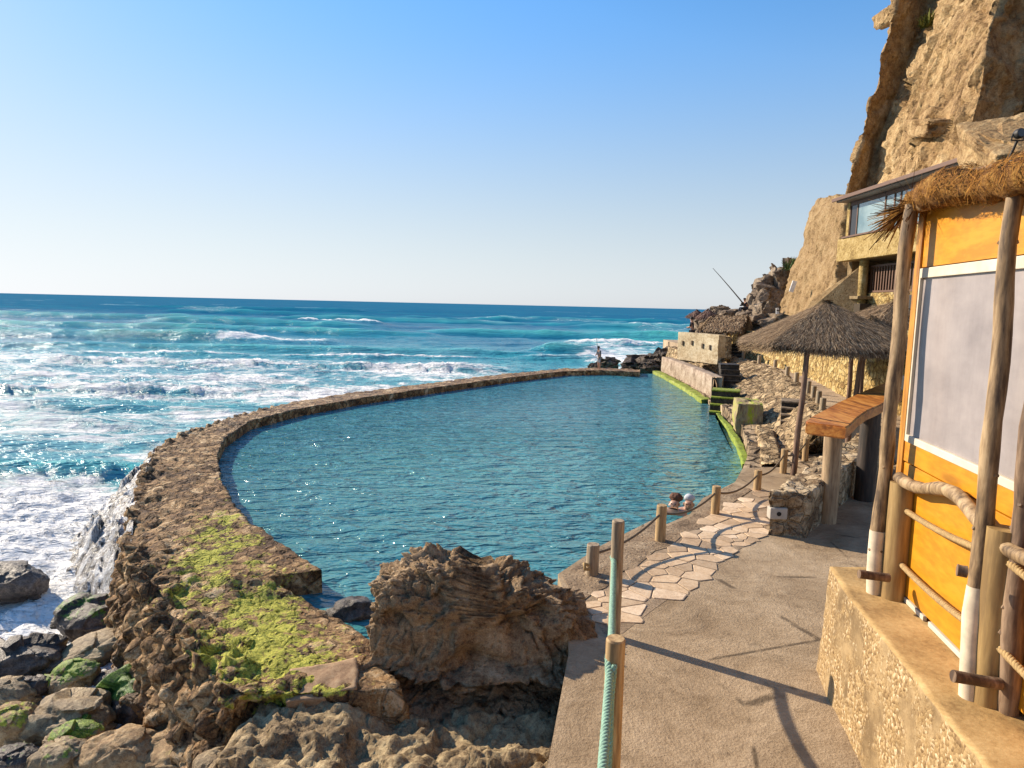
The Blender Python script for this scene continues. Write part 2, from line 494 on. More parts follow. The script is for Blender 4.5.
        cr = np.exp(-((s - 0.15 * wf) / (wf * 0.95)) ** 2)
        foam = np.maximum(foam, win * np.maximum(fc * cr * 1.15, ff * np.exp(-((s + wf * 2.2) / (wf * 2.0)) ** 2)))
        if fc > .8: foam = np.maximum(foam, win * 0.62 * np.exp(-((s - wb * 1.2) / (wb * 1.6)) ** 2))
        teal = np.maximum(teal, win * te * np.exp(-((s + wf * 0.25) / (wf * 1.0)) ** 2))
    # foam field of the surf zone
    xe = x / np.maximum(y, 1)           # angle: left of the pool
    left = 1 - sstep(-0.05, 0.10, xe)
    surf = sstep(26, 31, y + 1.5 * n1) * (1 - sstep(50, 62, y + 10 * n1)) * left
    foam = np.maximum(foam, surf * (0.53 + 0.25 * n1 + 0.2 * n2))
    mid = sstep(16.5, 19, y) * (1 - sstep(26, 31, y))
    foam = np.maximum(foam, mid * (0.58 + 0.22 * n1 + 0.18 * n2) * left)
    near = (1 - sstep(15.0, 17.2, y + 0.12 * (-9.3 - x))) * (x < 0)
    foam = np.maximum(foam, near * (0.92 + 0.12 * n2))
    rgt = sstep(40, 48, y) * (1 - sstep(80, 100, y)) * sstep(0.04, 0.13, xe)
    foam = np.maximum(foam, rgt * (0.60 + 0.3 * n1 + 0.2 * n2))
    foam = np.maximum(foam, sstep(62, 68, y) * (1 - sstep(75, 110, y)) * 0.14 * left)
    # distant whitecaps
    wc = fbm(p2 * np.array((0.03, 0.09, 1)), 4, 91)
    foam = np.maximum(foam, sstep(0.34, 0.5, wc) * 0.42 * sstep(85, 120, y) * (1 - sstep(500, 900, y)))
    h += near * (0.16 * fbm(p2 * 1.5, 4, 55) + 0.10 * ridged(p2 * 2.5, 3, 56))
    h += surf * 0.10 * ridged(p2 * np.array((0.9, 1.5, 1)), 3, 57)
    teal = np.maximum(teal, 0.45 * (1 - sstep(45, 130, y)) + 0.25 * n1 * (1 - sstep(100, 300, y)))
    teal = np.maximum(teal, sstep(0.02, 0.15, xe) * 0.6 * (1 - sstep(90, 260, y)) + 0.2 * fbm(pf * 2, 3, 33) * (1 - sstep(150, 400, y)))
    a = np.stack((x, y, SEA + h), 1).reshape(len(r), len(th), 3)
    mb = MB(); mb.grid(a, True, flip=True)
    m, nt, b = new_mat("sea_water")
    v = coords(nt)
    ft = attr(nt, "foam"); tl = attr(nt, "teal")
    geo = N(nt, "ShaderNodeSeparateXYZ"); nt.links.new(v, geo.inputs[0])
    vs = coords(nt, (0.55, 1.0, 1.0))
    f1 = noise_n(nt, vs, 1.1, 9, 0.68, 0.9)
    f2 = noise_n(nt, coords(nt, (0.06, 0.17, 1)), 1.0, 8, 0.7, 0.6)
    # cellular lace of drifting foam
    lace = vor_n(nt, vs, 0.9, 'DISTANCE_TO_EDGE')
    fl = math_n(nt, 'SUBTRACT', f1, math_n(nt, 'MULTIPLY', smooth(nt, lace, 0.0, 0.28), 0.10))
    fa = math_n(nt, 'SUBTRACT', math_n(nt, 'ADD', fl, ft), 0.96)
    mask = smooth(nt, fa, -0.05, 0.17)
    tn = noise_n(nt, coords(nt, (0.05, 0.12, 1)), 1.0, 5, 0.6)
    t2 = noise_n(nt, coords(nt, (0.006, 0.03, 1)), 1.0, 7, 0.7)
    tl = math_n(nt, 'ADD', tl, math_n(nt, 'MULTIPLY', math_n(nt, 'SUBTRACT', t2, 0.45), 0.55))
    tf = math_n(nt, 'ADD', tl, math_n(nt, 'MULTIPLY', math_n(nt, 'SUBTRACT', tn, 0.5), 0.5), True)
    rp = ramp_node(nt, [(0.0, (0.012, 0.125, 0.235)), (0.35, (0.022, 0.23, 0.31)), (0.7, (0.08, 0.42, 0.43)), (1.0, (0.09, 0.50, 0.39))])
    nt.links.new(tf, rp.inputs[0])
    fcol = ramp_node(nt, [(0.3, (0.80, 0.81, 0.79)), (0.6, (0.93, 0.91, 0.87))]); nt.links.new(f1, fcol.inputs[0])
    aer = math_n(nt, 'MULTIPLY', smooth(nt, math_n(nt, 'ADD', ft, math_n(nt, 'MULTIPLY', math_n(nt, 'SUBTRACT', f2, 0.5), 0.5)), 0.12, 0.80), 0.72)
    wat = mix(nt, aer, rp.outputs[0], (0.30, 0.52, 0.54))
    col = mix(nt, mask, wat, fcol.outputs[0])
    nt.links.new(col, b.inputs["Base Color"])
    ro = N(nt, "ShaderNodeMapRange"); nt.links.new(mask, ro.inputs[0]); ro.inputs[3].default_value = 0.2; ro.inputs[4].default_value = 0.9
    nt.links.new(ro.outputs[0], b.inputs["Roughness"])
    b.inputs["IOR"].default_value = 1.33
    sp = N(nt, "ShaderNodeMapRange"); nt.links.new(mask, sp.inputs[0]); sp.inputs[3].default_value = 0.2; sp.inputs[4].default_value = 0.1
    fs_ = N(nt, "ShaderNodeMapRange"); nt.links.new(geo.outputs[1], fs_.inputs[0]); fs_.inputs[1].default_value = 60; fs_.inputs[2].default_value = 260; fs_.inputs[3].default_value = 1.0; fs_.inputs[4].default_value = .08
    nt.links.new(math_n(nt, 'MULTIPLY', sp.outputs[0], fs_.outputs[0]), b.inputs["Specular IOR Level"])
    w1 = noise_n(nt, coords(nt, (0.5, 1.1, 1)), 1.6, 6, 0.62, 0.3)
    w2 = noise_n(nt, coords(nt, (0.08, 0.22, 1)), 1.0, 6, 0.65)
    fb = noise_n(nt, v, 3.0, 7, 0.75)
    w3 = noise_n(nt, coords(nt, (0.012, 0.04, 1)), 1.0, 7, 0.7)
    w3 = math_n(nt, 'MULTIPLY', w3, smooth(nt, geo.outputs[1], 110.0, 400.0))
    bump(nt, b, [(w3, 1.0, 8.0), (w2, 1.0, 1.6), (w1, 0.9, 0.16), (math_n(nt, 'MULTIPLY', fb, mask), 0.9, 0.10)])
    # far off, countless wave faces tilt toward the viewer: less mirror-like, more of the water's own blue
    df = N(nt, "ShaderNodeBsdfDiffuse"); nt.links.new(col, df.inputs["Color"])
    ms = N(nt, "ShaderNodeMixShader"); nt.links.new(math_n(nt, 'MULTIPLY', smooth(nt, geo.outputs[1], 50.0, 240.0), .86), ms.inputs[0])
    outn = [n for n in nt.nodes if n.type == 'OUTPUT_MATERIAL'][0]
    nt.links.new(b.outputs[0], ms.inputs[1]); nt.links.new(df.outputs[0], ms.inputs[2]); nt.links.new(ms.outputs[0], outn.inputs["Surface"])
    o = mb.build("sea", m, None, {"foam": foam, "teal": np.clip(teal, 0, 1)})
    tag(o, "choppy turquoise ocean with lines of white breaking surf", "sea", kind="structure")
build_sea()

# ------------------------------------------------------------------ pool
inner_px = [(640,374.5),(600,371.5),(565,372.5),(500,380),(430,390),(360,400),(300,411),(250,424),(226,441),(218,457),(221,480),(234,506),(252,528),(290,560),(330,600),(350,625),(362,632)]
POOL_L = [P(u, v, POOL) for u, v in inner_px]
R_EDGE = [P(u, v, POOL) for u, v in [(652,373.5),(662,378),(672,384),(690,395),(712,412),(735,440),(745,470)]]
R_EDGE = [Vector(p) for p in smooth_curve(R_EDGE, 40, 2)]
def build_pool():
    poly = [(p.x - .4 if i > 3 else p.x, p.y + (.4 if i <= 7 else 0)) for i, p in enumerate(POOL_L)]
    poly += [(-2.0, 6.9), (-0.9, 6.85), (0.9, 7.6), (4.9, 12.3)] + [(p.x + .35, p.y) for p in R_EDGE[::-1]]
    bm = bmesh.new()
    f = bm.faces.new([bm.verts.new((x, y, POOL)) for x, y in poly]); f.normal_update()
    if f.normal.z < 0: f.normal_flip()
    me = bpy.data.meshes.new("pool_water"); bm.to_mesh(me); bm.free()
    o = bpy.data.objects.new("pool_water", me); COL.objects.link(o)
    m, nt, b = new_mat("pool_water_surface")
    v = coords(nt)
    gust = noise_n(nt, coords(nt, (.14, .30, 1)), 1.0, 3, .5)
    rg_ = N(nt, 'ShaderNodeMapRange'); nt.links.new(gust, rg_.inputs[0]); rg_.inputs[1].default_value = .35; rg_.inputs[2].default_value = .65; rg_.inputs[3].default_value = .07; rg_.inputs[4].default_value = .14; nt.links.new(rg_.outputs[0], b.inputs['Roughness'])
    sep = N(nt, "ShaderNodeSeparateXYZ"); nt.links.new(v, sep.inputs[0])
    dep = noise_n(nt, coords(nt, (0.12, 0.12, 1)), 1.0, 4, 0.5)
    # shallow, brown-bottomed water along the stone side of the pool
    d1 = math_n(nt, 'SUBTRACT', sep.outputs[0], math_n(nt, 'MULTIPLY', sep.outputs[1], 0.115))
    sh = smooth(nt, math_n(nt, 'ADD', d1, dep), 2.9, 4.6)
    rp = ramp_node(nt, [(0.3, (0.050, 0.205, 0.235)), (0.7, (0.085, 0.295, 0.30))]); nt.links.new(dep, rp.inputs[0])
    far = smooth(nt, sep.outputs[1], 10.0, 34.0)
    col = mix(nt, far, rp.outputs[0], (0.045, 0.22, 0.285))
    col = mix(nt, math_n(nt, 'MULTIPLY', sh, 0.35), col, (0.10, 0.14, 0.10))
    nt.links.new(col, b.inputs["Base Color"])
    b.inputs["Roughness"].default_value = 0.06; b.inputs["IOR"].default_value = 1.33
    w1 = noise_n(nt, coords(nt, (0.55, 1.25, 1), (0, 0, R(-12))), 2.0, 3, 0.55, 0.7)
    w2 = noise_n(nt, coords(nt, (0.6, 1.2, 1), (0, 0, R(14))), 5.5, 3, 0.5, 0.6)
    bump(nt, b, [(w1, 1.0, 0.30), (w2, 1.0, 0.11)])
    me.materials.append(m)
    tag(o, "rippled blue-green sea water inside the tidal pool", "water", kind="structure")
build_pool()

# ------------------------------------------------------------------ rock materials
M = {}
M["seawall"] = rock_mat("sea_wall_stone", [(0.24, (0.081, 0.0432, 0.0207)), (0.44, (0.27, 0.1458, 0.059)), (0.6, (0.4455, 0.2633, 0.1106)), (0.8, (0.702, 0.513, 0.295))], 2.2, 17, 0.8, (0.9, 1.0), (0.09, 0.04), pits=0.7, contrast=2.1, stones=4.5, jd=.45,
                        moss=((0.30, 0.33, 0.03), (0.60, 0.56, 0.07)), moss_attr="moss", wet="wet")
M["boulder"] = rock_mat("boulder_stone", [(0.2, (0.1064, 0.068, 0.0337)), (0.5, (0.3048, 0.2126, 0.1122)), (0.8, (0.5387, 0.4253, 0.2411))], 3.0, 18, 0.6, (0.7, 0.9), (0.05, 0.03),
                        moss=((0.07, 0.15, 0.012), (0.26, 0.36, 0.03)), moss_attr="moss")
M["tan_boulder"] = rock_mat("tan_boulder_stone", [(0.2, (0.156, 0.084, 0.0367)), (0.5, (0.372, 0.24, 0.1154)), (0.8, (0.576, 0.432, 0.2412))], 3.0, 18, 0.7, (0.7, 0.9), (0.05, 0.03),
                        moss=((0.16, 0.22, 0.02), (0.40, 0.42, 0.04)), moss_attr="moss")
M["dark_boulder"] = rock_mat("dark_wet_stone", [(0.2, (0.0225, 0.018, 0.015)), (0.5, (0.09, 0.069, 0.054)), (0.8, (0.255, 0.195, 0.15))], 3.0, 18, 0.42, (0.7, 0.9), (0.05, 0.03),
                        moss=((0.03, 0.09, 0.008), (0.12, 0.24, 0.02)), moss_attr="moss")
M["brown_rock"] = rock_mat("brown_pitted_rock", [(0.12, (0.0768, 0.0474, 0.0268)), (0.36, (0.2752, 0.1728, 0.0924)), (0.58, (0.4736, 0.32, 0.1763)), (0.85, (0.704, 0.5376, 0.3405))], 3.4, 17, 0.88, (0.9, 1.0), (0.10, 0.05), pits=.45)
M["ledge_rock"] = rock_mat("pink_brown_ledge", [(0.2, (0.06, 0.032, 0.02)), (0.45, (0.22, 0.125, 0.075)), (0.8, (0.42, 0.28, 0.19))], 3.0, 16, .85, (.8, .9), (.06, .03), pits=.3)
M["shore"] = rock_mat("shore_rock", [(0.2, (0.0775, 0.0498, 0.0276)), (0.48, (0.2767, 0.1937, 0.1008)), (0.78, (0.5092, 0.3985, 0.22))], 2.4, 20, 0.85, (0.6, 0.9), (0.07, 0.02), pits=0.4)
M["apron"] = rock_mat("wave_washed_rock", [(0.2, (0.05, 0.045, 0.04)), (0.38, (0.18, 0.16, 0.14)), (0.5, (0.48, 0.46, 0.44)), (0.64, (0.80, 0.80, 0.79))], 4.0, 14, 0.35, (1.0, 1.0), (0.14, 0.06), stretch=(0.45, 1, 0.6))

# ------------------------------------------------------------------ sea wall
def build_seawall():
    #  inner px, z ; outer px ; z
    S = [((640,372.2),-.2,(640,369.6)),((600,370.3),-.2,(600,368.0)),((565,371),-.2,(562,368.8)),((500,378.6),-.2,(498,374.8)),((430,388),-.2,(428,383.3)),((360,398),-.2,(356,392.3)),
         ((300,408.5),-.2,(296,401.5)),((250,421),-.2,(240,414.5)),((225,438),-.2,(200,428)),((217,454),-.2,(156,447)),((220,477),-.18,(144,478)),
         ((232,502),-.17,(136,507)),((250,525),-.16,(131,538)),((262,530),-.15,(131,552)),((322,570),-.15,(136,575)),((268,577),-.17,(142,588)),((306,602),-.36,(155,606)),((350,626),-.36,(180,634)),((378,648),-.30,(205,660)),((400,690),-.27,(240,694)),((410,722),-.55,(262,722)),((420,760),-1.0,(290,768))]
    rows = []
    for k in range(len(S) - 1):
        (i0, z0, o0), (i1, z1, o1) = S[k], S[k + 1]
        A0, A1 = P(*i0, z0), P(*i1, z1); B0, B1 = P(*o0, -.22 if k < len(S) - 2 else -.6), P(*o1, -.22 if k < len(S) - 3 else (-.6 if k == len(S) - 3 else -.9))
        n = max(3, int(max((A1 - A0).length, (B1 - B0).length) / (0.05 if k > 6 else 0.12)))
        for j in range(n):
            t = j / n
            rows.append((A0.lerp(A1, t), B0.lerp(B1, t)))
    nr = len(rows)
    I = np.array([tuple(a) for a, b in rows]); O = np.array([tuple(b) for a, b in rows])
    O2 = O.copy()
    # smooth outer line only
    for _ in range(14):
        O2[1:-1] = (O2[:-2] + 2 * O2[1:-1] + O2[2:]) / 4
    O = O2
    out = O - I; out[:, 2] = 0
    L = np.linalg.norm(out, axis=1, keepdims=True); out /= L
    # section: inner face 8, top 34, outer face 30
    sec = []
    wob = fbm(np.stack((np.arange(nr) * .06, np.zeros(nr), np.zeros(nr)), 1), 3, 5)
    for t in np.linspace(0, 1, 7)[:-1]:
        p = I.copy(); p[:, 2] = -1.3 + (I[:, 2] + 1.3) * t; sec.append(p)
    for t in np.linspace(0, 1, 40)[:-1]:
        p = I * (1 - t) + O * t; sec.append(p)
    for t in np.linspace(0, 1, 34):
        p = O + out * (0.05 + 0.42 * t + .12 * t * (1 - t)); p[:, 2] = O[:, 2] - 1.75 * t; sec.append(p)
    a = np.stack(sec, 1)
    nv = a.shape[1]
    nrm = gridnormals(a)
    p = a.reshape(-1, 3)
    col = np.tile(np.arange(nv), nr); row = np.repeat(np.arange(nr), nv)
    tt = np.clip((col - 6) / 39, 0, 1)
    topm = ((col >= 6) & (col <= 45)).astype(float); outm = sstep(41, 47, col)
    nearm = sstep(np.argmax(I[:, 1] < 13), nr, row)
    d1, d2, rnd, fac = cells(p * np.array((5.2, 5.2, 6.5)), 4)
    dome = np.clip(0.55 - d1, -.3, 1)
    e1, e2, ern, efac = cells(p * np.array((1.8, 1.8, 1.8)), 9)
    f = fbm(p * 1.3, 4, 2)
    fh = fbm(p * 9.0, 3, 6)
    far = 1 - sstep(18, 26, p[:, 1])
    rag = sstep(.35, 1.0, tt) * topm
    disp = topm * (0.04 * f + 0.04 * fh * far + .02 * ridged(p * np.array((3, 8, 4)), 3, 41) * far + 0.015 * efac * (0.3 + rag)) + rag * (0.05 * efac + 0.05 * fac + 0.12 * dome - 0.05) * far * (0.35 + nearm)
    disp += outm * (0.15 * dome + 0.05 * fac + 0.08 * (rnd - .5) + 0.07 * fh) * (0.4 + 0.6 * far)
    disp *= (col > 5)
    a = a + nrm * (-disp.reshape(nr, nv))[..., None]
    # check that normals point up on the top
    if nrm[nr // 2, 20, 2] > 0: a = a + nrm * (2 * disp.reshape(nr, nv))[..., None]
    # moss in patches down the middle of the near half
    q = a.reshape(-1, 3)
    mo = np.zeros(len(q))
    for (u, v, rx, s) in [(205,560,.35,1),(185,590,.3,.7),(225,520,.35,.75),(235,545,.3,.8),(250,570,.3,.6),(240,500,.25,.55),(255,600,.4,.9),(255,640,.45,1.0),(285,655,.4,.9),(225,690,.3,.6),(270,620,.35,.8),(315,640,.5,.62),(340,660,.4,.45),(200,545,.25,.7),(215,578,.35,.7),(280,585,.35,.6),(215,600,.4,.7),(235,620,.4,.8),(230,480,.25,.45),(210,535,.3,.8),(345,645,.4,.55),(300,675,.4,.7),(190,520,.3,.45)]:
        c = P(u, v, -.2)
        dd = ((q[:, 0] - c.x) / rx) ** 2 + ((q[:, 1] - c.y) / (rx * 1.25)) ** 2
        mo = np.maximum(mo, s * 0.92 * np.exp(-dd * .38))
    mo *= (col >= 5) & (col <= 46)
    mo = mo + 0.05 * topm * sstep(9, 14, 24 - q[:, 1])
    wet = np.clip(.6 * outm * sstep(-.8, -1.3, q[:, 2]) + 0.35 * topm * sstep(14, 22, q[:, 1]), 0, 1)
    mb = MB(); mb.grid(a, True)
    o = mb.build("sea_wall", M["seawall"], None, {"moss": mo, "wet": wet})
    bm = bmesh.new(); bm.from_mesh(o.data); bmesh.ops.recalc_face_normals(bm, faces=bm.faces[:]); bm.to_mesh(o.data); bm.free()
    tag(o, "low curved stone wall with yellow-green moss holding the pool back from the sea", "sea wall")
    # washed rock apron outside the wall
    ks = [k for k in range(nr) if 9.2 < O[k, 1] < 16.6]
    Oa = O[ks]; ou = out[ks]
    n = 46
    g = []
    for j in range(n):
        t = j / (n - 1)
        wid = 1.6 * np.clip(np.sin(np.linspace(0.3, 2.9, len(ks))), .1, 1)[:, None]
        pp = Oa + ou * (0.0 + wid * t); pp[:, 2] = -.30 - 1.45 * t ** 1.25
        g.append(pp)
    g = np.stack(g, 1)
    q = g.reshape(-1, 3)
    d1, d2, rnd, fac = cells(q * np.array((2.6, 2.6, 2.6)), 14)
    dz = 0.16 * fac + .07 * fbm(q * 9, 3, 19) + 0.08 * fbm(q * 3, 4, 9) + .05 * ridged(q * np.array((2, 5, 3)), 3, 4)
    g[..., 2] += dz.reshape(g.shape[:2])
    mb = MB(); mb.grid(g, True)
    o2 = mb.build("wet_rock_slope", M["apron"])
    bm = bmesh.new(); bm.from_mesh(o2.data); bmesh.ops.recalc_face_normals(bm, faces=bm.faces[:]); bm.to_mesh(o2.data); bm.free()
    tag(o2, "grey rock slope streaming with white water on the sea side of the curved wall", "rock slope")
build_seawall()

# ------------------------------------------------------------------ rocky shore (ground)
def build_shore():
    xs = np.arange(-8, 1.0, 0.028); ys = np.arange(1.5, 9.5, 0.028)
    X, Y = np.meshgrid(xs, ys, indexing='ij')
    p = np.stack((X.ravel(), Y.ravel(), np.zeros(X.size)), 1)
    f = fbm(p * .8, 3, 31)
    edge = -2.35 + 0.35 * f + 0.25 * sstep(4, 2, p[:, 1])
    t = sstep(-0.65, 0.25, p[:, 0] - edge)
    z = -1.95 + t * 1.52 - .16 * sstep(5.0, 5.6, p[:, 1]) * t * sstep(-1.35, -1.1, p[:, 0])
    z += 0.25 * sstep(5.2, 3.8, p[:, 1]) * t
    d1, d2, r_, fac = cells(p * 3.4 + 3, 5)
    e1, e2, r2, fac2 = cells(p * 1.5 + 1, 15)
    f1_, f2_, fr_, fac3 = cells(p * 9 + 2, 25)
    z += 0.05 * fac + 0.11 * fac2 * (.4 + .6 * t) + 0.06 * fbm(p * 6, 5, 3) + 0.05 * np.clip(.5 - d1, -.3, .5) + .03 * fac3 + .03 * ridged(p * 5, 5, 6) + .035 * fbm(p * 15, 4, 16)
    z = np.where((p[:, 1] > 7.1) | ((p[:, 1] > 6.3) & (p[:, 0] < -1.35)), np.minimum(z, -.75), z)
    mb = MB(); mb.grid(np.stack((p[:, 0], p[:, 1], z), 1).reshape(len(xs), len(ys), 3), True, flip=False)
    o = mb.build("ground", M["shore"])
    bm = bmesh.new(); bm.from_mesh(o.data); bmesh.ops.recalc_face_normals(bm, faces=bm.faces[:]); bm.to_mesh(o.data); bm.free()
    if o.data.polygons[0].normal.z < 0: o.data.flip_normals()
    tag(o, "rough grey-brown rocky shore below the concrete path", "ground", kind="structure")
build_shore()

# big pitted rock block in the foreground
def build_block():
    p, f = rock_mesh((1, 1, 1), 11, sub=7, facet=0.10, fs=1.6, rough=0.0, boxy=0.55)
    p = p / np.abs(p).max(0)
    d = 6.15
    hs = [0.0, .12, .3, .45, .62, .78, .92, 1.0]
    Lp = [(340,712),(342,690),(350,655),(362,625),(370,602),(368,580),(372,566),(392,556)]
    Rp = [(580,712),(592,690),(614,655),(612,636),(594,606),(582,588),(572,572),(548,562)]
    L = [PD(u, v, d).x for u, v in Lp]; Rr = [PD(u, v, d).x for u, v in Rp]
    zb, zt = PD(470, 716, d).z, PD(470, 573, d).z
    h = (p[:, 2] + 1) / 2
    bins = np.linspace(0, 1, 25); bi = np.clip(np.digitize(h, bins) - 1, 0, 23); mx = np.array([np.abs(p[bi == k, 0]).max() if (bi == k).any() else 1 for k in range(24)])
    mxi = np.interp(h, (bins[:-1] + bins[1:]) / 2, mx)
    px = np.clip(p[:, 0] / np.maximum(mxi, .55), -1, 1)
    x = np.interp(h, hs, L) * (1 - (px + 1) / 2) + np.interp(h, hs, Rr) * (px + 1) / 2
    z = zb + (zt - zb) * h
    z -= sstep(.55, 1, h) * np.interp(px, [-1, -.85, -.5, -.2, .1, .5, .8, 1], [.16, .10, .03, .0, .06, .09, .2, .32])
    # undercut with a lower lip
    y = d + 0.45 + p[:, 1] * (0.52 - .12 * h)
    front = sstep(0.2, -.6, p[:, 1])
    y += front * 0.16 * np.exp(-((h - .20) / .08) ** 2) * sstep(-.9, -.5, p[:, 0])
    y -= front * 0.24 * np.exp(-((h - .30 - .03 * np.sin(px * 5)) / .035) ** 2) * sstep(-.8, -.4, p[:, 0])
    y -= front * .28 * np.exp(-((h - .03) / .10) ** 2)
    q = np.stack((x, y, z), 1)
    c = np.array((x.mean(), d + .45, (zb + zt) / 2))
    n = (q - c) / np.linalg.norm(q - c, axis=1, keepdims=True)
    d1, d2, rn, fac = cells(q * 7.5, 3)
    e1, e2, ern, efac = cells(q * 2.6, 23)
    r_ = 0.075 * efac + 0.05 * fac + 0.055 * ridged(q * 3.0, 4, 8) + 0.05 * fbm(q * 11, 4, 2) + .016 * fbm(q * 30, 3, 12) + .03 * ridged(q * np.array((7, 7, 14)), 3, 18) - 0.05 * (d2 - d1 < .12)
    hole = np.zeros(len(q))
    for (u, v, rad) in [(514,585,.10),(518,628,.13),(440,600,.06),(400,620,.07),(545,615,.08),(470,660,.09)]:
        cc = PD(u, v, d + .05)
        hole = np.maximum(hole, np.exp(-(((q[:, 0] - cc.x) ** 2 + (q[:, 2] - cc.z) ** 2) / rad ** 2)) * front)
    q = q + n * (r_ - .02)[:, None]
    q[:, 1] += 0.16 * hole
    mb = MB(); mb.add(q, f, True)
    o = mb.build("rock_block", M["brown_rock"])
    tag(o, "large dark brown pitted rock block beside the concrete path", "rock")
build_block()

B = [ # u0,u1,v0,v1,mat,moss,label,seed,tilt
 (58,138,596,643,"dark_boulder",.62,"dark wet boulder with green weed on top, against the foot of the sea wall",1,0.05),
 (55,139,632,671,"boulder",.0,"smooth elongated brown boulder tilting up beside the sea wall",2,-.22),
 (-22,66,640,686,"dark_boulder",.0,"broad flat dark boulder at the edge of the white foam",3,.02),
 (44,99,661,699,"boulder",.86,"oval boulder streaked with yellow-green moss among brown ones",4,-.3),
 (14,50,675,699,"dark_boulder",.1,"small dark grey stone left of the oval mossy boulder",5,0),
 (-20,38,680,708,"boulder",.0,"brown sloping boulder at the left edge of the shore",6,.15),
 (104,196,664,726,"dark_boulder",1.25,"boulder thickly covered in bright green weed below the wall",7,-.1),
 (94,138,668,696,"dark_boulder",.0,"dark wet stone wedged beside the bright green weedy boulder",8,0),
 (24,116,694,742,"boulder",.12,"wide grey boulder below the oval mossy one",9,-.05),
 (-15,42,703,752,"tan_boulder",.7,"tan boulder with a mossy crown at the left edge",10,0),
 (50,104,718,756,"boulder",.85,"greenish mossy boulder in the middle of the heap",11,0),
 (-8,40,745,775,"dark_boulder",.5,"dark stone with green weed in the bottom left corner",12,0),
 (30,92,738,782,"boulder",.45,"lumpy boulder with a yellow moss stripe near the bottom",13,-.2),
 (72,168,728,790,"tan_boulder",.2,"big smooth tan boulder near the bottom of the heap",14,-.12),
 (124,226,728,785,"tan_boulder",.3,"long tan boulder lying beside the big smooth one",15,-.18),
 (150,206,702,744,"tan_boulder",.15,"rounded pale boulder under the near end of the sea wall",16,.1),
 (-30,41,563,604,"dark_boulder",.0,"dark grey boulder standing alone in the white foam",17,.1),
 (196,262,700,758,"tan_boulder",.25,"blocky tan rock at the foot of the near end of the wall",18,.1),
 (250,300,728,775,"tan_boulder",.1,"angular tan rock next to the flat brown slab",19,.0),
 (196,250,745,790,"boulder",.0,"brown rock low in the corner below the wall",20,.0),
]
for (u0, u1, v0, v1, mt, mo, lab, sd_, ti) in B:
    zc = -1.28 if u0 < 190 else -.85
    c = P((u0 + u1) / 2, (v0 + v1) / 2, zc)
    rx = (u1 - u0) / 2 * c.y / F * 1.02; rz = (v1 - v0) / 2 * c.y / F * 0.95
    add_rock("boulder", c, (rx, max(rx * .75, rz), rz), sd_, M[mt], tilt=(0.0, ti), label=lab, cat="boulder", group="boulders heaped on the shore", moss=mo * 1.05, sub=6, facet=.24, fs=1.2, rough=.06, rfreq=4.5)
# flat brown slab
mb = MB(); sl = P(324, 688, -.36)
bm = bmesh.new(); bmesh.ops.create_cube(bm, size=1); bmesh.ops.subdivide_edges(bm, edges=bm.edges[:], cuts=16, use_grid_fill=True)
q_ = np.array([v.co[:] for v in bm.verts]); q_ = np.sign(q_) * np.abs(q_ * 2) ** .9 / 2 * np.array((.64, .46, .20)); q_ += .035 * np.stack([fbm(q_ * 3.5, 4, 7 + k) for k in range(3)], 1); q_[:, 2] += .012 * fbm(q_ * 14, 3, 2)
mb.add(q_, [[v.index for v in f.verts] for f in bm.faces], True); bm.free()
o = mb.build("stone_slab", rock_mat("slab_stone", [(0.3, (0.20, 0.115, 0.06)), (0.5, (0.31, 0.19, 0.10)), (0.7, (0.38, 0.26, 0.15))], 3, 25, .8, (.4, .6), (.02, .008)))
o.location = sl; o.rotation_euler = (R(6), R(-6), R(12))
tag(o, "flat tan stone slab lying left of the big pitted rock", "stone slab")
add_rock("rock", P(352, 614, POOL), (.27, .2, .17), 44, M["dark_boulder"], label="small black wet rock in the corner of the pool behind the big pitted rock", cat="rock", sub=4)

# ------------------------------------------------------------------ path, paving, terraces
M["path"] = None
def concrete(name, c1, c2, c3, swirl=True, rough=.85):
    m, nt, b = new_mat(name)
    v = coords(nt)
    n1 = noise_n(nt, v, 0.9, 8, .68, .5); n2 = noise_n(nt, v, 40, 4, .7); n3 = noise_n(nt, coords(nt, (1, 2.0, 1), (0, 0, R(60))), 6.0, 8, .72, .3)
    s = math_n(nt, 'ADD', math_n(nt, 'MULTIPLY', n1, .55), math_n(nt, 'ADD', math_n(nt, 'MULTIPLY', n2, .2), math_n(nt, 'MULTIPLY', n3, .25)))
    rp = ramp_node(nt, [(.40, c1), (.5, c2), (.60, c3)]); nt.links.new(s, rp.inputs[0])
    st = noise_n(nt, v, 2.3, 5, .6)
    col = mix(nt, math_n(nt, 'MULTIPLY', smooth(nt, st, .58, .72), .5), rp.outputs[0], tuple(x * .5 for x in c1))
    # hairline cracks
    cr = vor_n(nt, coords(nt, (.45, .45, .45)), 1.0, 'DISTANCE_TO_EDGE')
    nd = noise_n(nt, v, 1.2, 4, .6)
    crk = math_n(nt, 'MULTIPLY', math_n(nt, 'SUBTRACT', 1.0, smooth(nt, cr, .003, .012)), smooth(nt, nd, .5, .6))
    col = mix(nt, math_n(nt, 'MULTIPLY', crk, .8), col, tuple(x * .35 for x in c1))
    nt.links.new(col, b.inputs["Base Color"]); b.inputs["Roughness"].default_value = rough
    b.inputs["Specular IOR Level"].default_value = .3
    bump(nt, b, [(n1, .8, .06), (n3, .5, .010), (n2, .9, .014)])
    return m
M["path"] = concrete("path_concrete", (0.225, 0.152, 0.083), (0.35, 0.25, 0.148), (0.47, 0.35, 0.22))
M["path2"] = rock_mat("kerb_concrete", [(.25, (.13, .085, .048)), (.45, (.27, .185, .11)), (.65, (.38, .275, .17)), (.8, (.50, .39, .26))], 2.5, 20, .9, (.8, .9), (.05, .03), pits=.4)
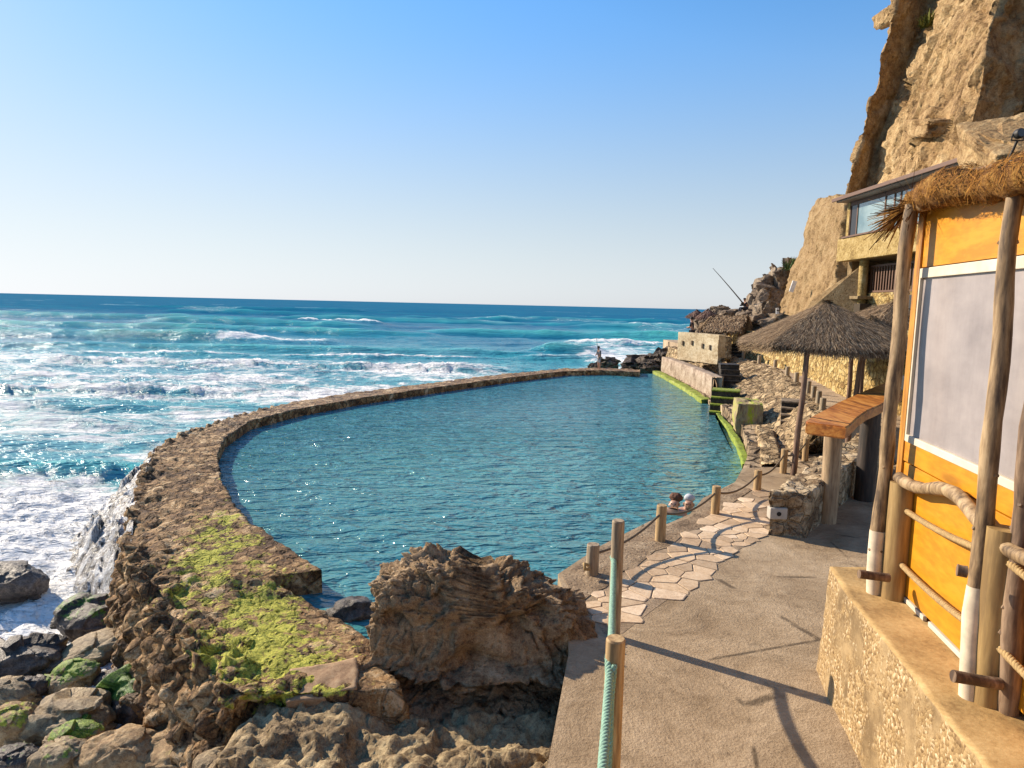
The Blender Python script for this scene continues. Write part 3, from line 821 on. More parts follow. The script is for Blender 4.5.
M["terrace"] = rock_mat("terrace_stone", [(0.22, (0.13, 0.0884, 0.0494)), (0.48, (0.351, 0.247, 0.1482)), (0.75, (0.585, 0.442, 0.2717))], 1.5, 14, .85, (.6, .8), (.06, .03), stones=2.0)
M["flag"] = rock_mat("flagstone", [(.2, (.40, .285, .18)), (.5, (.60, .465, .32)), (.8, (.74, .62, .46))], 1.3, 18, .75, (.3, .5), (.015, .008))
def _tone(m):
    nt = m.node_tree; b = nt.nodes['Principled BSDF']; src = b.inputs['Base Color'].links[0].from_socket
    rp = ramp_node(nt, [(0, (.62, .56, .50)), (.35, (1.0, .90, .78)), (.7, (1.05, 1.0, .94)), (1, (1.2, 1.15, 1.1))]); nt.links.new(attr(nt, 'tone'), rp.inputs[0])
    nt.links.new(mix(nt, 1.0, src, rp.outputs[0], 'MULTIPLY'), b.inputs['Base Color'])
_tone(M["flag"])
M["joint"] = rock_mat("flagstone_joint", [(.25, (.20, .135, .08)), (.75, (.42, .31, .20))], 3, 30, .9)

K1 = [P(547, 768, 0), P(569, 652, 0), P(566, 600, 0), P(558, 574, 0), P(600, 546, 0), P(650, 521, 0), P(658, 519, 0), P(667, 524, 0), P(690, 514, 0), P(703, 498, 0), P(735, 482, 0)]
pl = [(-0.05, -4), (-0.02, 3.0)] + [(p.x, p.y) for p in K1] + [(4.75, 13.6), (5.4, 13.75), (7.6, 13.75), (14, 13.75), (14, -4)]
mb = MB(); mb.prism(pl, -1.6, 0.0)
tag(mb.build("path", M["path"]), "brushed grey-beige concrete footpath beside the pool", "path", kind="structure")
# raised pale edge kerb along the pool
edge = [P(u, v, 0) for u, v in [(562, 577), (600, 549), (650, 524), (657, 522), (667, 527), (692, 517), (705, 500), (733, 484)]]
e2 = [P(u, v, 0) for u, v in [(580, 604), (592, 594), (606, 588), (622, 572), (634, 569), (655, 551), (668, 548), (686, 533), (705, 527), (728, 506), (752, 490)]]
mb = MB(); mb.prism([(p.x, p.y) for p in edge] + [(p.x, p.y) for p in e2[::-1]], .001, .009)
tag(mb.build("pavement_edge", M["path2"]), "worn concrete edging strip between the pool and the flagstones", "kerb", kind="structure")

# crazy paving: a Voronoi cut of the strip, each stone its own polygon, slightly raised
def build_paving():
    poly = [P(u, v, 0) for u, v in [(604, 634), (592, 614), (594, 598), (622, 574), (655, 552), (686, 535), (728, 508), (758, 488), (772, 494), (768, 520), (762, 538), (742, 548), (716, 566), (684, 588), (650, 612), (622, 634)]]
    pv = [Vector((p.x, p.y)) for p in poly]
    mb0 = MB(); mb0.prism([(p.x, p.y) for p in pv], .0005, .0025)
    tag(mb0.build("pavement_bed", M["joint"]), "mortar bed under the crazy paving", "pavement", kind="structure")
    def inside(q):
        c = False; n = len(pv)
        for i in range(n):
            a, b = pv[i], pv[(i + 1) % n]
            if (a.y > q.y) != (b.y > q.y) and q.x < (b.x - a.x) * (q.y - a.y) / (b.y - a.y) + a.x: c = not c
        return c
    rr = random.Random(5); pts = []
    xs = [p.x for p in pv]; ys = [p.y for p in pv]
    tries = 0
    while len(pts) < 900 and tries < 9000:
        tries += 1
        q = Vector((rr.uniform(min(xs) - .3, max(xs) + .3), rr.uniform(min(ys) - .3, max(ys) + .3)))
        md = .10 + .20 * _h(np.array([int(q.x * 2.2 + 50)]), np.array([int(q.y * 1.6 + 50)]), np.array([0]), 9)[0]
        if all((q - o).length > md for o in pts): pts.append(q)
    mb = MB(); tone = []
    def clip(poly, n, d):
        out = []
        for i in range(len(poly)):
            a, b = poly[i], poly[(i + 1) % len(poly)]
            da, db = a.dot(n) - d, b.dot(n) - d
            if da <= 0: out.append(a)
            if da * db < 0: out.append(a.lerp(b, da / (da - db)))
        return out
    for i, c in enumerate(pts):
        if not inside(c): continue
        cell = [c + Vector((math.cos(t), math.sin(t))) * .8 for t in [k * math.pi / 4 for k in range(8)]]
        for j, o in enumerate(pts):
            if i == j or (o - c).length > 1.5: continue
            n = (o - c).normalized(); m_ = (o + c) / 2
            cell = clip(cell, n, m_.dot(n) - .007)
            if len(cell) < 3: break
        if len(cell) < 3: continue
        # rounded corners
        z = .008 + rr.random() * .006
        ring = []
        for k in range(len(cell)):
            a, b, d = cell[k - 1], cell[k], cell[(k + 1) % len(cell)]
            ring += [b.lerp(a, .07), b.lerp(d, .07)]
        inn = [c.lerp(q, .95) for q in ring]
        nn = len(ring)
        tz = [rr.uniform(-.003, .003) for _ in inn]
        vs = [(q.x, q.y, .004) for q in ring] + [(q.x, q.y, z - .004) for q in ring] + [(q.x, q.y, z) for q in inn]
        fs = [(k, (k + 1) % nn, nn + (k + 1) % nn, nn + k) for k in range(nn)] + [(nn + k, nn + (k + 1) % nn, 2 * nn + (k + 1) % nn, 2 * nn + k) for k in range(nn)] + [tuple(2 * nn + k for k in range(nn))]
        mb.add(vs, fs); tone += [rr.random()] * len(vs)
    o = mb.build("pavement", M["flag"], None, {"tone": tone})
    tag(o, "crazy paving of pale pinkish flagstones beside the pool edge", "pavement", kind="structure")
build_paving()

# rough terrace beyond the path, under the parasols
def build_terrace():
    nx, ny = 150, 150
    A, Bq, Cq, Dq = (4.75, 13.6), (14.0, 13.6), (14.0, 40), (8.9, 36)
    lft = resample([(4.72, 13.55), (5.55, 15.5), (6.6, 19.2), (7.3, 23.5), (8.0, 29), (8.5, 37)], ny)
    rg = resample([(9.5, 13.55), (9.5, 22), (11, 37)], ny)
    g = np.zeros((nx, ny, 3))
    for i, t in enumerate(np.linspace(0, 1, nx)):
        g[i, :, 0] = lft[:, 0] * (1 - t) + rg[:, 0] * t; g[i, :, 1] = lft[:, 1] * (1 - t) + rg[:, 1] * t
    p = g.reshape(-1, 3).copy()
    d1, d2, rn, fac = cells(p * 2.2, 6)
    g[..., 2] = (-0.05 + 0.06 * fac + .05 * fbm(p * 3, 3, 8) - .25 * sstep(22, 27, p[:, 1])).reshape(nx, ny)
    g[:, 0, 2] = -.02
    mb = MB(); mb.grid(g, True)
    # skirt down to the pool
    sk = np.stack([np.c_[lft + np.array((0, 0)), np.full(ny, z)] for z in (-1.2, -.8, -.4)] + [g[0] * np.array((1, 1, 1.0))], 1)
    mb.grid(sk.transpose(1, 0, 2), True)
    o = mb.build("terrace", M["terrace"])
    bm = bmesh.new(); bm.from_mesh(o.data); bmesh.ops.recalc_face_normals(bm, faces=bm.faces[:]); bm.to_mesh(o.data); bm.free()
    tag(o, "rough stone terrace between the pool and the promenade", "terrace", kind="structure")
build_terrace()

M["rubble"] = rock_mat("rubble_masonry", [(0.2, (0.0854, 0.0537, 0.0278)), (0.42, (0.2806, 0.1891, 0.0985)), (0.6, (0.4636, 0.3294, 0.1796)), (0.8, (0.671, 0.5124, 0.3013))], 2.6, 12, .88, (.7, .9), (.08, .04), pits=.3, stones=4.2, jd=.42)
M["yellow_wall"] = rock_mat("ochre_stone_wall", [(0.28, (0.1848, 0.105, 0.0319)), (0.45, (0.3696, 0.2436, 0.0798)), (0.6, (0.4704, 0.336, 0.1277)), (0.75, (0.5712, 0.4452, 0.2155))], 3.2, 12, .88, (.7, .8), (.06, .03), pits=.25, stones=5.5, jd=.45)
M["prom"] = concrete("promenade_paving", (0.28, 0.20, 0.125), (0.42, 0.31, 0.20), (0.52, 0.40, 0.27))
M["parapet"] = rock_mat("parapet_render", [(0.28, (0.252, 0.171, 0.09)), (0.45, (0.432, 0.333, 0.198)), (0.6, (0.54, 0.441, 0.288)), (0.75, (0.612, 0.522, 0.36))], 1.3, 9, .85, (.5, .7), (.03, .015))
M["ledge"] = rock_mat("ledge_concrete", [(.28, (.16, .11, .075)), (.45, (.30, .22, .155)), (.6, (.40, .31, .23)), (.75, (.48, .40, .31))], 1.6, 9, .85, (.5, .7), (.03, .015))
M["algae"] = rock_mat("algae_kerb", [(.22, (.10, .075, .035)), (.42, (.15, .19, .016)), (.58, (.27, .33, .025)), (.75, (.42, .36, .16))], 3, 16, .7, (.6, .7), (.04, .02))
M["dark_step"] = rock_mat("dark_step_stone", [(.3, (.012, .010, .008)), (.5, (.035, .027, .02)), (.7, (.10, .08, .055))], 3, 16, .6, (.5, .6), (.03, .015))  # near-black stone, much darker than the other step stone
M["step"] = rock_mat("step_stone", [(.3, (.10, .072, .048)), (.5, (.22, .165, .11)), (.7, (.36, .28, .19))], 3, 16, .8, (.5, .6), (.03, .015))

# promenade (upper level)
PZ = 0.7
row_up = [P(u, v, PZ) for u, v in [(822, 414), (818, 406), (813, 400), (808, 394), (796, 384), (787, 377), (775, 369), (759, 364), (743, 360)]]
left_edge = [(7.15, 15.6)] + [(p.x - .28, p.y) for p in row_up] + [(11.0, 36.5), (11.2, 40.0)]
wall_line = [(9.3, 14.5), (9.75, 18.5)] + [(P(u, v, PZ).x, P(u, v, PZ).y) for u, v in [(848, 399), (809, 378), (787, 371)]] + [(12.1, 33.0), (12.3, 40)]
mb = MB(); mb.prism(left_edge + [(14, 40), (14, 14.5), (9.3, 14.5)], -.6, PZ)
tag(mb.build("promenade", M["prom"]), "pale paved promenade running under the cliff", "promenade", kind="structure")

def masonry(name, base, top, mat, thick=.6, ns=.06, nt_=22, dscale=3.2, dd=.10, label="", cat="wall", seed=1, n=None, back=True, flatten=1.0):
    base = np.array([tuple(q) for q in base], float); top = np.array([tuple(q) for q in top], float)
    L = np.linalg.norm(np.diff(base, axis=0), axis=1).sum()
    n = n or max(12, int(L / ns))
    b_ = resample(base, n); t_ = resample(top, n)
    sec = [b_ * (1 - t) + t_ * t for t in np.linspace(0, 1, nt_)]
    if back:
        d = np.gradient(t_, axis=0); d[:, 2] = 0
        nn = np.stack((d[:, 1], -d[:, 0], 0 * d[:, 0]), 1); nn /= np.linalg.norm(nn, axis=1, keepdims=True)
        if (np.mean(nn[:, 0])) < 0: nn = -nn
        for t in np.linspace(0, 1, 7)[1:]: sec.append(t_ + nn * thick * t)
        q = t_ + nn * thick; q[:, 2] = b_[:, 2]; sec.append(q)
    a = np.stack(sec, 1)
    nr = gridnormals(a)
    p = a.reshape(-1, 3)
    d1, d2, rn, fac = cells(p * dscale, seed)
    disp = dd * (np.clip(.6 - d1, -.2, 1) + .5 * (rn - .5) + .5 * fbm(p * 5, 3, seed)) + dd * .5 * fbm(p * 1.2, 3, seed + 2)
    sg = -1 if nr[n // 2, nt_ // 2, 0] > 0 else 1
    a = a + nr * (sg * disp.reshape(a.shape[:2]))[..., None]
    mb = MB(); mb.grid(a, True)
    o = mb.build(name, mat)
    bm = bmesh.new(); bm.from_mesh(o.data)
    bmesh.ops.holes_fill(bm, edges=[e for e in bm.edges if e.is_boundary])
    bmesh.ops.recalc_face_normals(bm, faces=bm.faces[:]); bm.to_mesh(o.data); bm.free()
    tag(o, label, cat)
    return o
# rubble retaining wall below the promenade
bl = [(6.55, 15.3, -.1), (6.9, 17.5, -.1), (7.1, 19.2, -.1), (7.5, 22, -.1), (7.9, 25, -.1), (8.35, 29, -.1), (8.7, 33, -.1), (8.9, 35.5, -.1)]
tl = [(x, y, PZ + .03) for x, y in left_edge[:-2]] + [(10.9, 36.2, .8)]
masonry("retaining_wall", bl, tl, M["rubble"], thick=.35, label="sloping rubble retaining wall below the bollards of the promenade", dscale=2.6, dd=.13, seed=3)
# ochre wall at the foot of the cliff
wb = [(x, y, PZ - .1) for x, y in wall_line]
wt = [(x + .25, y, 2.75 if y < 27 else 2.1) for x, y in wall_line]
masonry("stone_wall", wb, wt, M["yellow_wall"], thick=.5, ns=.10, nt_=26, dscale=2.4, dd=.09, label="long sunlit ochre stone wall along the promenade behind the thatched parasols", seed=6)

M["algae2"] = rock_mat("weedy_kerb", [(.2, (.08, .075, .03)), (.5, (.19, .26, .02)), (.8, (.34, .38, .05))], 3, 16, .7, (.6, .7), (.04, .02))
# pool side: algae kerb, ledge wall
def strip(name, line, w, z0, z1, mat, label, cat, off=0.0, dd=.03, seed=1, moss=None):
    l = resample([tuple(q)[:2] for q in line], 120)
    d = np.gradient(l, axis=0); nn = np.stack((d[:, 1], -d[:, 0]), 1); nn /= np.linalg.norm(nn, axis=1, keepdims=True)
    if nn[:, 0].mean() < 0: nn = -nn
    l = l + nn * off
    z0 = np.broadcast_to(z0, 120) if not np.isscalar(z0) else np.full(120, z0)
    z1 = np.array(z1) if not np.isscalar(z1) else np.full(120, z1)
    sec = []
    for t in np.linspace(0, 1, 6)[:-1]: sec.append(np.c_[l, z0 * (1 - t) + z1 * t])
    for t in np.linspace(0, 1, 6): sec.append(np.c_[l + nn * w * t, z1])
    sec.append(np.c_[l + nn * w, z0])
    a = np.stack(sec, 1); p = a.reshape(-1, 3)
    a = a + (dd * np.stack([fbm(p * 2.5, 4, seed + k) for k in range(3)], 1)).reshape(a.shape)
    mb = MB(); mb.grid(a, True); o = mb.build(name, mat)
    bm = bmesh.new(); bm.from_mesh(o.data); bmesh.ops.holes_fill(bm, edges=[e for e in bm.edges if e.is_boundary]); bmesh.ops.recalc_face_normals(bm, faces=bm.faces[:]); bm.to_mesh(o.data); bm.free()
    tag(o, label, cat); return o
RE = [(p.x, p.y) for p in R_EDGE]
far_i = [q for q in RE if q[1] > 26.2]
strip("kerb", far_i, .42, -1.2, -.30, M["algae"], "bright green algae-covered kerb along the far right edge of the pool", "kerb", dd=.05)
strip("ledge_wall", far_i[:-1], .45, -.9, np.linspace(.5, .55, 120), M["ledge"], "smooth grey-beige curved ledge wall above the algae kerb", "wall", off=.5, dd=.03)
near_i = [q for q in RE if q[1] < 23.0] 
strip("kerb", [(x - .05, y) for x, y in near_i], .17, -1.2, -.30, M["algae2"], "narrow green weedy kerb at the water line below the rubble bank", "kerb", dd=.04, seed=5)
# algae-covered landing block beside the dark steps
def wob_box(name, c, size, mat, label, cat, rz=0, dd=.03, sub=10, seed=3, parent=None):
    bm = bmesh.new(); bmesh.ops.create_cube(bm, size=1); bmesh.ops.subdivide_edges(bm, edges=bm.edges[:], cuts=sub, use_grid_fill=True)
    p = np.array([v.co[:] for v in bm.verts]) * np.array(size)
    w = p + np.array(c)
    p = p + dd * np.stack([fbm(w * 2.2, 4, seed + k) for k in range(3)], 1)
    for v, q in zip(bm.verts, p): v.co = q
    me = bpy.data.meshes.new(name); bm.to_mesh(me); bm.free()
    o = bpy.data.objects.new(name, me); COL.objects.link(o); me.materials.append(mat); o.location = c; o.rotation_euler = (0, 0, rz)
    if label: tag(o, label, cat)
    if parent: o.parent = parent
    return o
c = P(748, 396, .3)
M["algae_block"] = rock_mat("algae_streaked_block", [(.18, (.12, .08, .045)), (.42, (.33, .245, .14)), (.54, (.38, .32, .12)), (.66, (.30, .36, .03)), (.95, (.46, .48, .06))], 2.2, 6, .8, (.5, .7), (.04, .02), stretch=(1, 1, .25))
wob_box("landing_block", (7.02, 20.0, -.35), (.70, 1.5, 1.75), M["algae_block"], "stone landing block streaked with bright green algae beside the dark pool steps", "stone block", rz=R(-14), dd=.09, sub=24)
# rough bank between landing and terrace edge
masonry("bank_wall", [(5.15, 14.0, -.9), (5.75, 15.9, -.9), (6.38, 18.1, -.9), (6.55, 18.7, -.9)], [(5.3, 14.0, -.02), (5.95, 15.9, 0.03), (6.65, 18.1, .05), (6.85, 18.7, .05)], M["rubble"], thick=.4, dscale=3.4, dd=.08, label="rough rubble bank rising from the weedy kerb of the pool", seed=9, nt_=16)
# steps
def steps(name, base, n, w, rise, run, rz, mat, label, side=True, cheek=None):
    r = empty(name, base, rz); tag(r, label, "steps")
    for k in range(n):
        mb = MB(); mb.box((0, run * k + run / 2 + .2, rise * k + rise / 2), (w, run + .4, rise - .004), bev=.012)
        mb.build("step", mat, r)
    if cheek:
        for s in (-1, 1):
            mb = MB(); hz = rise * n
            mb.add([(s * (w / 2 + .01), -.1, -.1), (s * (w / 2 + .14), -.1, -.1), (s * (w / 2 + .14), -.1, .15), (s * (w / 2 + .01), -.1, .15),
                    (s * (w / 2 + .01), run * n, -.1), (s * (w / 2 + .14), run * n, -.1), (s * (w / 2 + .14), run * n, hz + .1), (s * (w / 2 + .01), run * n, hz + .1)],
                   [(0, 1, 2, 3), (4, 7, 6, 5), (3, 2, 6, 7), (0, 3, 7, 4), (1, 5, 6, 2), (0, 4, 5, 1)])
            mb.build("side_wall", cheek, r)
    return r
b0 = P(782, 428, -.02)
M["riser"] = M["dark_step"]
def steps2(name, base, n, w, rise, run, rz, label, tread, riser, cheek=None):
    r = empty(name, base, rz); tag(r, label, "steps")
    for k in range(n):
        mb = MB(); mb.box((0, run * k + run / 2 + .25, rise * k + (rise - .05) / 2), (w, run + .5, rise - .05))
        s = mb.build("step", riser, r)
        mb = MB(); mb.box((0, run * k + run / 2 + .23, rise * (k + 1) - .028), (w + .02, run + .54, .045), bev=.01)
        mb.build("tread", tread, s)
    if cheek:
        hz = rise * n
        for s in (-1, 1):
            mb = MB()
            a, b_ = s * (w / 2 + .02), s * (w / 2 + .15)
            mb.add([(a, -.12, -.1), (b_, -.12, -.1), (b_, -.12, hz * .95), (a, -.12, hz * .95), (a, run * n + .3, -.1), (b_, run * n + .3, -.1), (b_, run * n + .3, hz + .05), (a, run * n + .3, hz + .05)],
                   [(0, 1, 2, 3), (4, 7, 6, 5), (3, 2, 6, 7), (0, 3, 7, 4), (1, 5, 6, 2), (0, 4, 5, 1)])
            mb.build("side_wall", cheek, r)
    return r
steps2("stone_steps", (b0.x - .05, b0.y - .9, -.03), 5, .66, .155, .22, R(-21), "short flight of dark steps with pale treads left of the leaning parasol pole", M["step"], M["dark_step"])
b1 = P(714, 379, .1); steps2("stone_steps", (b1.x - .2, b1.y - 3.2, -.05), 5, .75, .2, .25, R(-10), "narrow dark steps cut into the rubble wall under the parapet", M["dark_step"], M["dark_step"])
b2 = P(723, 418, POOL); steps2("stone_steps", (b2.x + .05, b2.y + .2, -.75), 5, .95, .22, .28, R(-20), "dark wet steps descending into the pool beside the algae block", M["algae"], M["dark_step"])
# parapet of the far terrace
def far_terrace():
    A = PD(681, 362, 36.5); Bp = PD(722, 362, 33.5)
    x0, y0, x1, y1 = A.x, A.y, Bp.x, Bp.y
    # masonry base
    masonry("terrace_wall", [(8.75, 39.5, -.9), (x0 - .25, y0 - .3, -.9), (x1 - .2, y1 - .5, -.3)], [(9.0, 39.5, 1.0), (x0, y0, .95), (x1, y1, .75)], M["rubble"], thick=.5, ns=.08, dscale=2.6, dd=.11, label="rubble base wall carrying the far terrace and its pale parapet", seed=12)
    ztop = PD(700, 333.5, 35).z
    L = math.hypot(x1 - x0, y1 - y0); ang = math.atan2(y1 - y0, x1 - x0)
    o = wob_box("parapet", ((x0 + x1) / 2, (y0 + y1) / 2 + .15, (ztop + .5) / 2), (L, .45, ztop - .5), M["parapet"], "pale rendered parapet wall of the far terrace", "parapet", rz=ang, dd=.03, sub=14)
    for t_, zz in ((-.36, .16), (-.12, .22), (.14, .12), (.32, .08)):
        mb = MB(); mb.box((L * t_, -.235, zz), (.12, .10, .24), bev=.01)
        mb.build("niche", plain("stained_niche_shade", (.10, .065, .035), .9), o)  # solid dark boxes: niche shade and rust stain both in the colour
    o = wob_box("parapet", (x1 + .45, y1 + 2.2, (ztop + .6) / 2 - .05), (.4, 4.0, ztop - .7), M["rubble"], "short dark side wall at the end of the pale parapet", "parapet", rz=R(-4), dd=.05, sub=12)
    mb = MB(); mb.prism([(x0 + .1, y0 + .2), (x1 + .1, y1 + .2), (x1 + 1.0, y1 + 3.5), (14, 40), (14, 44), (9.7, 44), (9.6, 39.3)], -.8, 1.2)
    tag(mb.build("upper_terrace", M["prom"]), "raised paved terrace at the far end of the promenade", "terrace", kind="structure")
    s = P(738, 357.5, PZ)
    steps2("stone_steps", (s.x + .2, s.y - .2, PZ), 4, 1.9, .16, .4, R(-6), "wide dark steps from the promenade up to the far terrace", M["step"], M["dark_step"])
far_terrace()

# low rubble wall beside the path, with a squared end
def low_wall():
    # end face left-bottom px (766,537), right (800,537)
    e0 = P(768, 535, 0); e1 = P(804, 537, 0)
    f0 = Vector((e0.x + 3.7, e0.y + 4.9, 0)); f1 = Vector((e1.x + 3.4, e1.y + 4.3, 0))
    n = 120
    l = resample([tuple(e0), tuple(f0)], n); r_ = resample([tuple(e1), tuple(f1)], n)
    zt = .62
    sec = []
    for t in np.linspace(0, 1, 14)[:-1]: q = l.copy(); q[:, 2] = -.05 + (zt + .05) * t; sec.append(q)
    for t in np.linspace(0, 1, 16)[:-1]: q = l * (1 - t) + r_ * t; q[:, 2] = zt; sec.append(q)
    for t in np.linspace(0, 1, 14): q = r_.copy(); q[:, 2] = zt - (zt + .05) * t; sec.append(q)
    a = np.stack(sec, 1)
    # cap at the near end
    cap = np.zeros((16, 14, 3))
    for i, t in enumerate(np.linspace(0, 1, 16)):
        for j, s in enumerate(np.linspace(0, 1, 14)):
            q = l[0] * (1 - t) + r_[0] * t; cap[i, j] = (q[0], q[1], -.05 + (zt + .05) * s)
    mb = MB(); mb.grid(a, True); mb.grid(cap, True)
    o = mb.build("low_wall", None)
    bm = bmesh.new(); bm.from_mesh(o.data); bmesh.ops.remove_doubles(bm, verts=bm.verts[:], dist=.002)
    bmesh.ops.recalc_face_normals(bm, faces=bm.faces[:])
    bmesh.ops.subdivide_edges(bm, edges=[e for e in bm.edges if e.calc_length() > .05], cuts=1, use_grid_fill=True)
    bm.normal_update()
    p = np.array([v.co[:] for v in bm.verts]); nn = np.array([v.normal[:] for v in bm.verts])
    d1, d2, rn, fac = cells(p * 4.2, 2)
    rub = np.clip(sstep(zt - .18, zt - .02, p[:, 2]) + sstep(e0.y + .25, e0.y - .1, p[:, 1] - .0), 0, 1)
    disp = rub * (.075 * (.5 - d1) + .05 * (rn - .5)) + .02 * fbm(p * 4, 4, 3) + .012
    p = p + nn * disp[:, None]
    for v, q in zip(bm.verts, p): v.co = q
    for f in bm.faces: f.smooth = True
    bm.to_mesh(o.data); bm.free()
    o.data.materials.append(rock_mat("low_wall_stone", [(.28, (.15, .095, .05)), (.45, (.33, .235, .135)), (.6, (.47, .355, .21)), (.75, (.58, .46, .30))], 2.4, 16, .85, (.6, .8), (.04, .02), pits=.3, stones=5.0, jd=.25))
    tag(o, "low rubble-topped wall with a squared end beside the wooden bar", "wall")
    # grey end stone; its hole is a disc with the shade painted in
    q = PD(779, 514, e0.y - .05)
    m1 = MB(); m1.box((0, 0, 0), (.25, .14, .17), bev=.02)
    st = m1.build("corner_stone", plain("grey_stone", (.42, .37, .30), .85)); st.parent = o; st.location = (q.x, e0.y + .02, q.z)
    m2 = MB(); m2.tube([(0, -.078, 0), (0, -.05, 0)], .032, 14)
    h = m2.build("hole", plain("hole_shade", (.015, .012, .01), .9), st)
low_wall()

# ------------------------------------------------------------------ bollards and ropes
M["post"] = wood_mat("pale_post_wood", (.22, .13, .055), (.42, .27, .12), (.55, .39, .19), 5, (1, 1, .1), .75)
M["post_weathered"] = wood_mat("weathered_post_wood", (.17, .12, .075), (.32, .24, .15), (.44, .35, .23), 5, (1, 1, .1), .8)
M["post_dark"] = wood_mat("dark_pole_wood", (.055, .030, .018), (.13, .070, .040), (.21, .12, .07), 5, (1, 1, .1), .7)
def rope_mat(name, c1, c2, freq):
    m, nt, b = new_mat(name)
    v = coords(nt, (1, 1, 1), kind="UV")
    w = N(nt, "ShaderNodeTexWave", wave_type='BANDS', bands_direction='DIAGONAL')
    w.inputs["Scale"].default_value = freq; w.inputs["Distortion"].default_value = .6
    nt.links.new(v, w.inputs["Vector"])
    rp = ramp_node(nt, [(.1, c1), (.6, c2)]); nt.links.new(w.outputs["Fac"], rp.inputs[0])
    nt.links.new(rp.outputs[0], b.inputs["Base Color"]); b.inputs["Roughness"].default_value = .8
    bump(nt, b, [(w.outputs["Fac"], .8, .01)])
    return m
M["green_rope"] = plain("green_rope_fibre", (.22, .36, .26), .8, var=.3, scale=60)
M["brown_rope"] = plain("brown_rope_fibre", (.16, .115, .07), .9, var=.35, scale=60)
M["tan_rope"] = plain("tan_rope_fibre", (.36, .24, .10), .85, var=.3, scale=50)
def twisted(name, pts, rad, mat, turns_per_m, parent=None, strands=3, n=8):
    L = sum((Vector(pts[i + 1]) - Vector(pts[i])).length for i in range(len(pts) - 1))
    m = max(8, int(L * turns_per_m * 8))
    q = resample(pts, m)
    mb = MB()
    d = np.gradient(q, axis=0); d /= np.linalg.norm(d, axis=1, keepdims=True)
    ref = np.array((0, 0, 1.0)) if abs(d[0, 2]) < .8 else np.array((1.0, 0, 0))
    x = np.cross(d, ref); x /= np.linalg.norm(x, axis=1, keepdims=True); y = np.cross(d, x)
    t = np.linspace(0, L, m)
    for s in range(strands):
        ph = 2 * math.pi * (s / strands + t * turns_per_m)
        c = q + (x * np.cos(ph)[:, None] + y * np.sin(ph)[:, None]) * rad * .52
        mb.tube(c, rad * .56, n, wob=.1, seed=s)
    return mb.build(name, mat, parent)
def sag(a, b, s, n=14):
    a, b = Vector(a), Vector(b)
    return [a.lerp(b, k / n) - Vector((0, 0, s * 4 * (k / n) * (1 - k / n))) for k in range(n + 1)]
def bollard_mesh(h, r, mat, seed):
    mb = MB(); mb.tube([(0, 0, -.08), (0, 0, h * .5), (.004, .002, h - .012)], [r, r * .98, r * .97], 18, cap=False, wob=.04, seed=seed)
    mb.tube([(.004, .002, h - .012), (.004, .002, h)], [r * .97, r * .9], 18, wob=.03, seed=seed)
    return mb.build("bollard", mat)
bol = [  # u, v base, v top, z ground, r , label
 (660, 541, 505, 0, .072, "pale wooden bollard holding the rope, beside the two bathers"),
 (715, 514, 486, 0, .068, "pale wooden bollard at the pool edge, between the bathers and the low wall"),
 (757, 490, 470, 0, .068, "pale wooden bollard at the inner corner of the pool"),
 (783, 473, 449, 0, .066, "pale wooden bollard just left of the leaning parasol pole foot"),
 (805, 458, 438, 0, .066, "pale wooden bollard just right of the leaning parasol pole"),
 (820, 446, 430, 0, .062, "pale wooden bollard half hidden behind the end of the wooden bar"),
]
tops = []
for k, (u, vb, vt, z, r, lab) in enumerate(bol):
    b_ = P(u, vb, z); t_ = PD(u, vt, b_.y)
    o = bollard_mesh(t_.z - z, r, M["post"], k); o.location = b_
    tag(o, lab, "bollard", "rope bollards beside the pool")
    tops.append(Vector((b_.x, b_.y, z + (t_.z - z) * .78)))
upl = ["weathered wooden bollard nearest the bar on the raised promenade", "second weathered bollard of the promenade row from the bar", "third weathered bollard of the promenade row from the bar",
       "fourth weathered promenade bollard, right beside the leaning pole", "weathered bollard left of the leaning pole on the promenade edge", "weathered bollard midway along the promenade edge above the rubble wall",
       "weathered bollard above the rubble wall, under the parasol eave", "weathered bollard under the far left corner of the thatched eave", "weathered bollard near the foot of the wide dark steps", "farthest weathered bollard beside the end of the pale parapet"]
upx = [(822, 414, 400), (818, 406, 391), (813, 400, 386), (808, 394, 382), (796, 384, 373), (787, 377, 368), (775, 369, 362), (759, 364, 357), (743, 360, 352), (735, 356, 350.5)]
uptops = []
for k, (u, vb, vt) in enumerate(upx):
    b_ = P(u, vb, PZ); t_ = PD(u, vt, b_.y)
    o = bollard_mesh(max(.4, t_.z - PZ), .075 if k < 4 else .085, M["post_weathered"], 20 + k); o.location = b_
    tag(o, upl[k], "bollard", "bollards along the raised promenade")
# stub with a knot, tall posts
b_ = P(592, 573, .02)
o = bollard_mesh(.36, .078, M["post_weathered"], 55); o.location = b_
tag(o, "short stubby bollard with a knotted rope end at the near corner of the pool", "bollard")
mb = MB(); mb.tube([(-.06, -.08, .13), (-.11, -.12, .16), (-.10, -.14, .10), (-.05, -.10, .09)], .022, 8)
mb.build("rope_knot", M["tan_rope"], o)
stub = Vector((b_.x, b_.y, .26))
tb = P(613.5, 637, 0)
tt_ = PD(614, 520, tb.y)
mb = MB(); mb.tube([(0, 0, -.05), (0, 0, .6), (0, 0, tt_.z - .015)], [.062, .062, .06], 20, cap=False, wob=.05, seed=3); mb.tube([(0, 0, tt_.z - .015), (0, 0, tt_.z)], [.06, .052], 20, seed=3)
post1 = mb.build("rail_post", M["post_weathered"]); post1.location = tb
tag(post1, "tall grey wooden post behind the green rope, at the flagstones", "post")
nb = PD(615, 660, 3.98); nt_top = PD(615, 638, 3.98).z
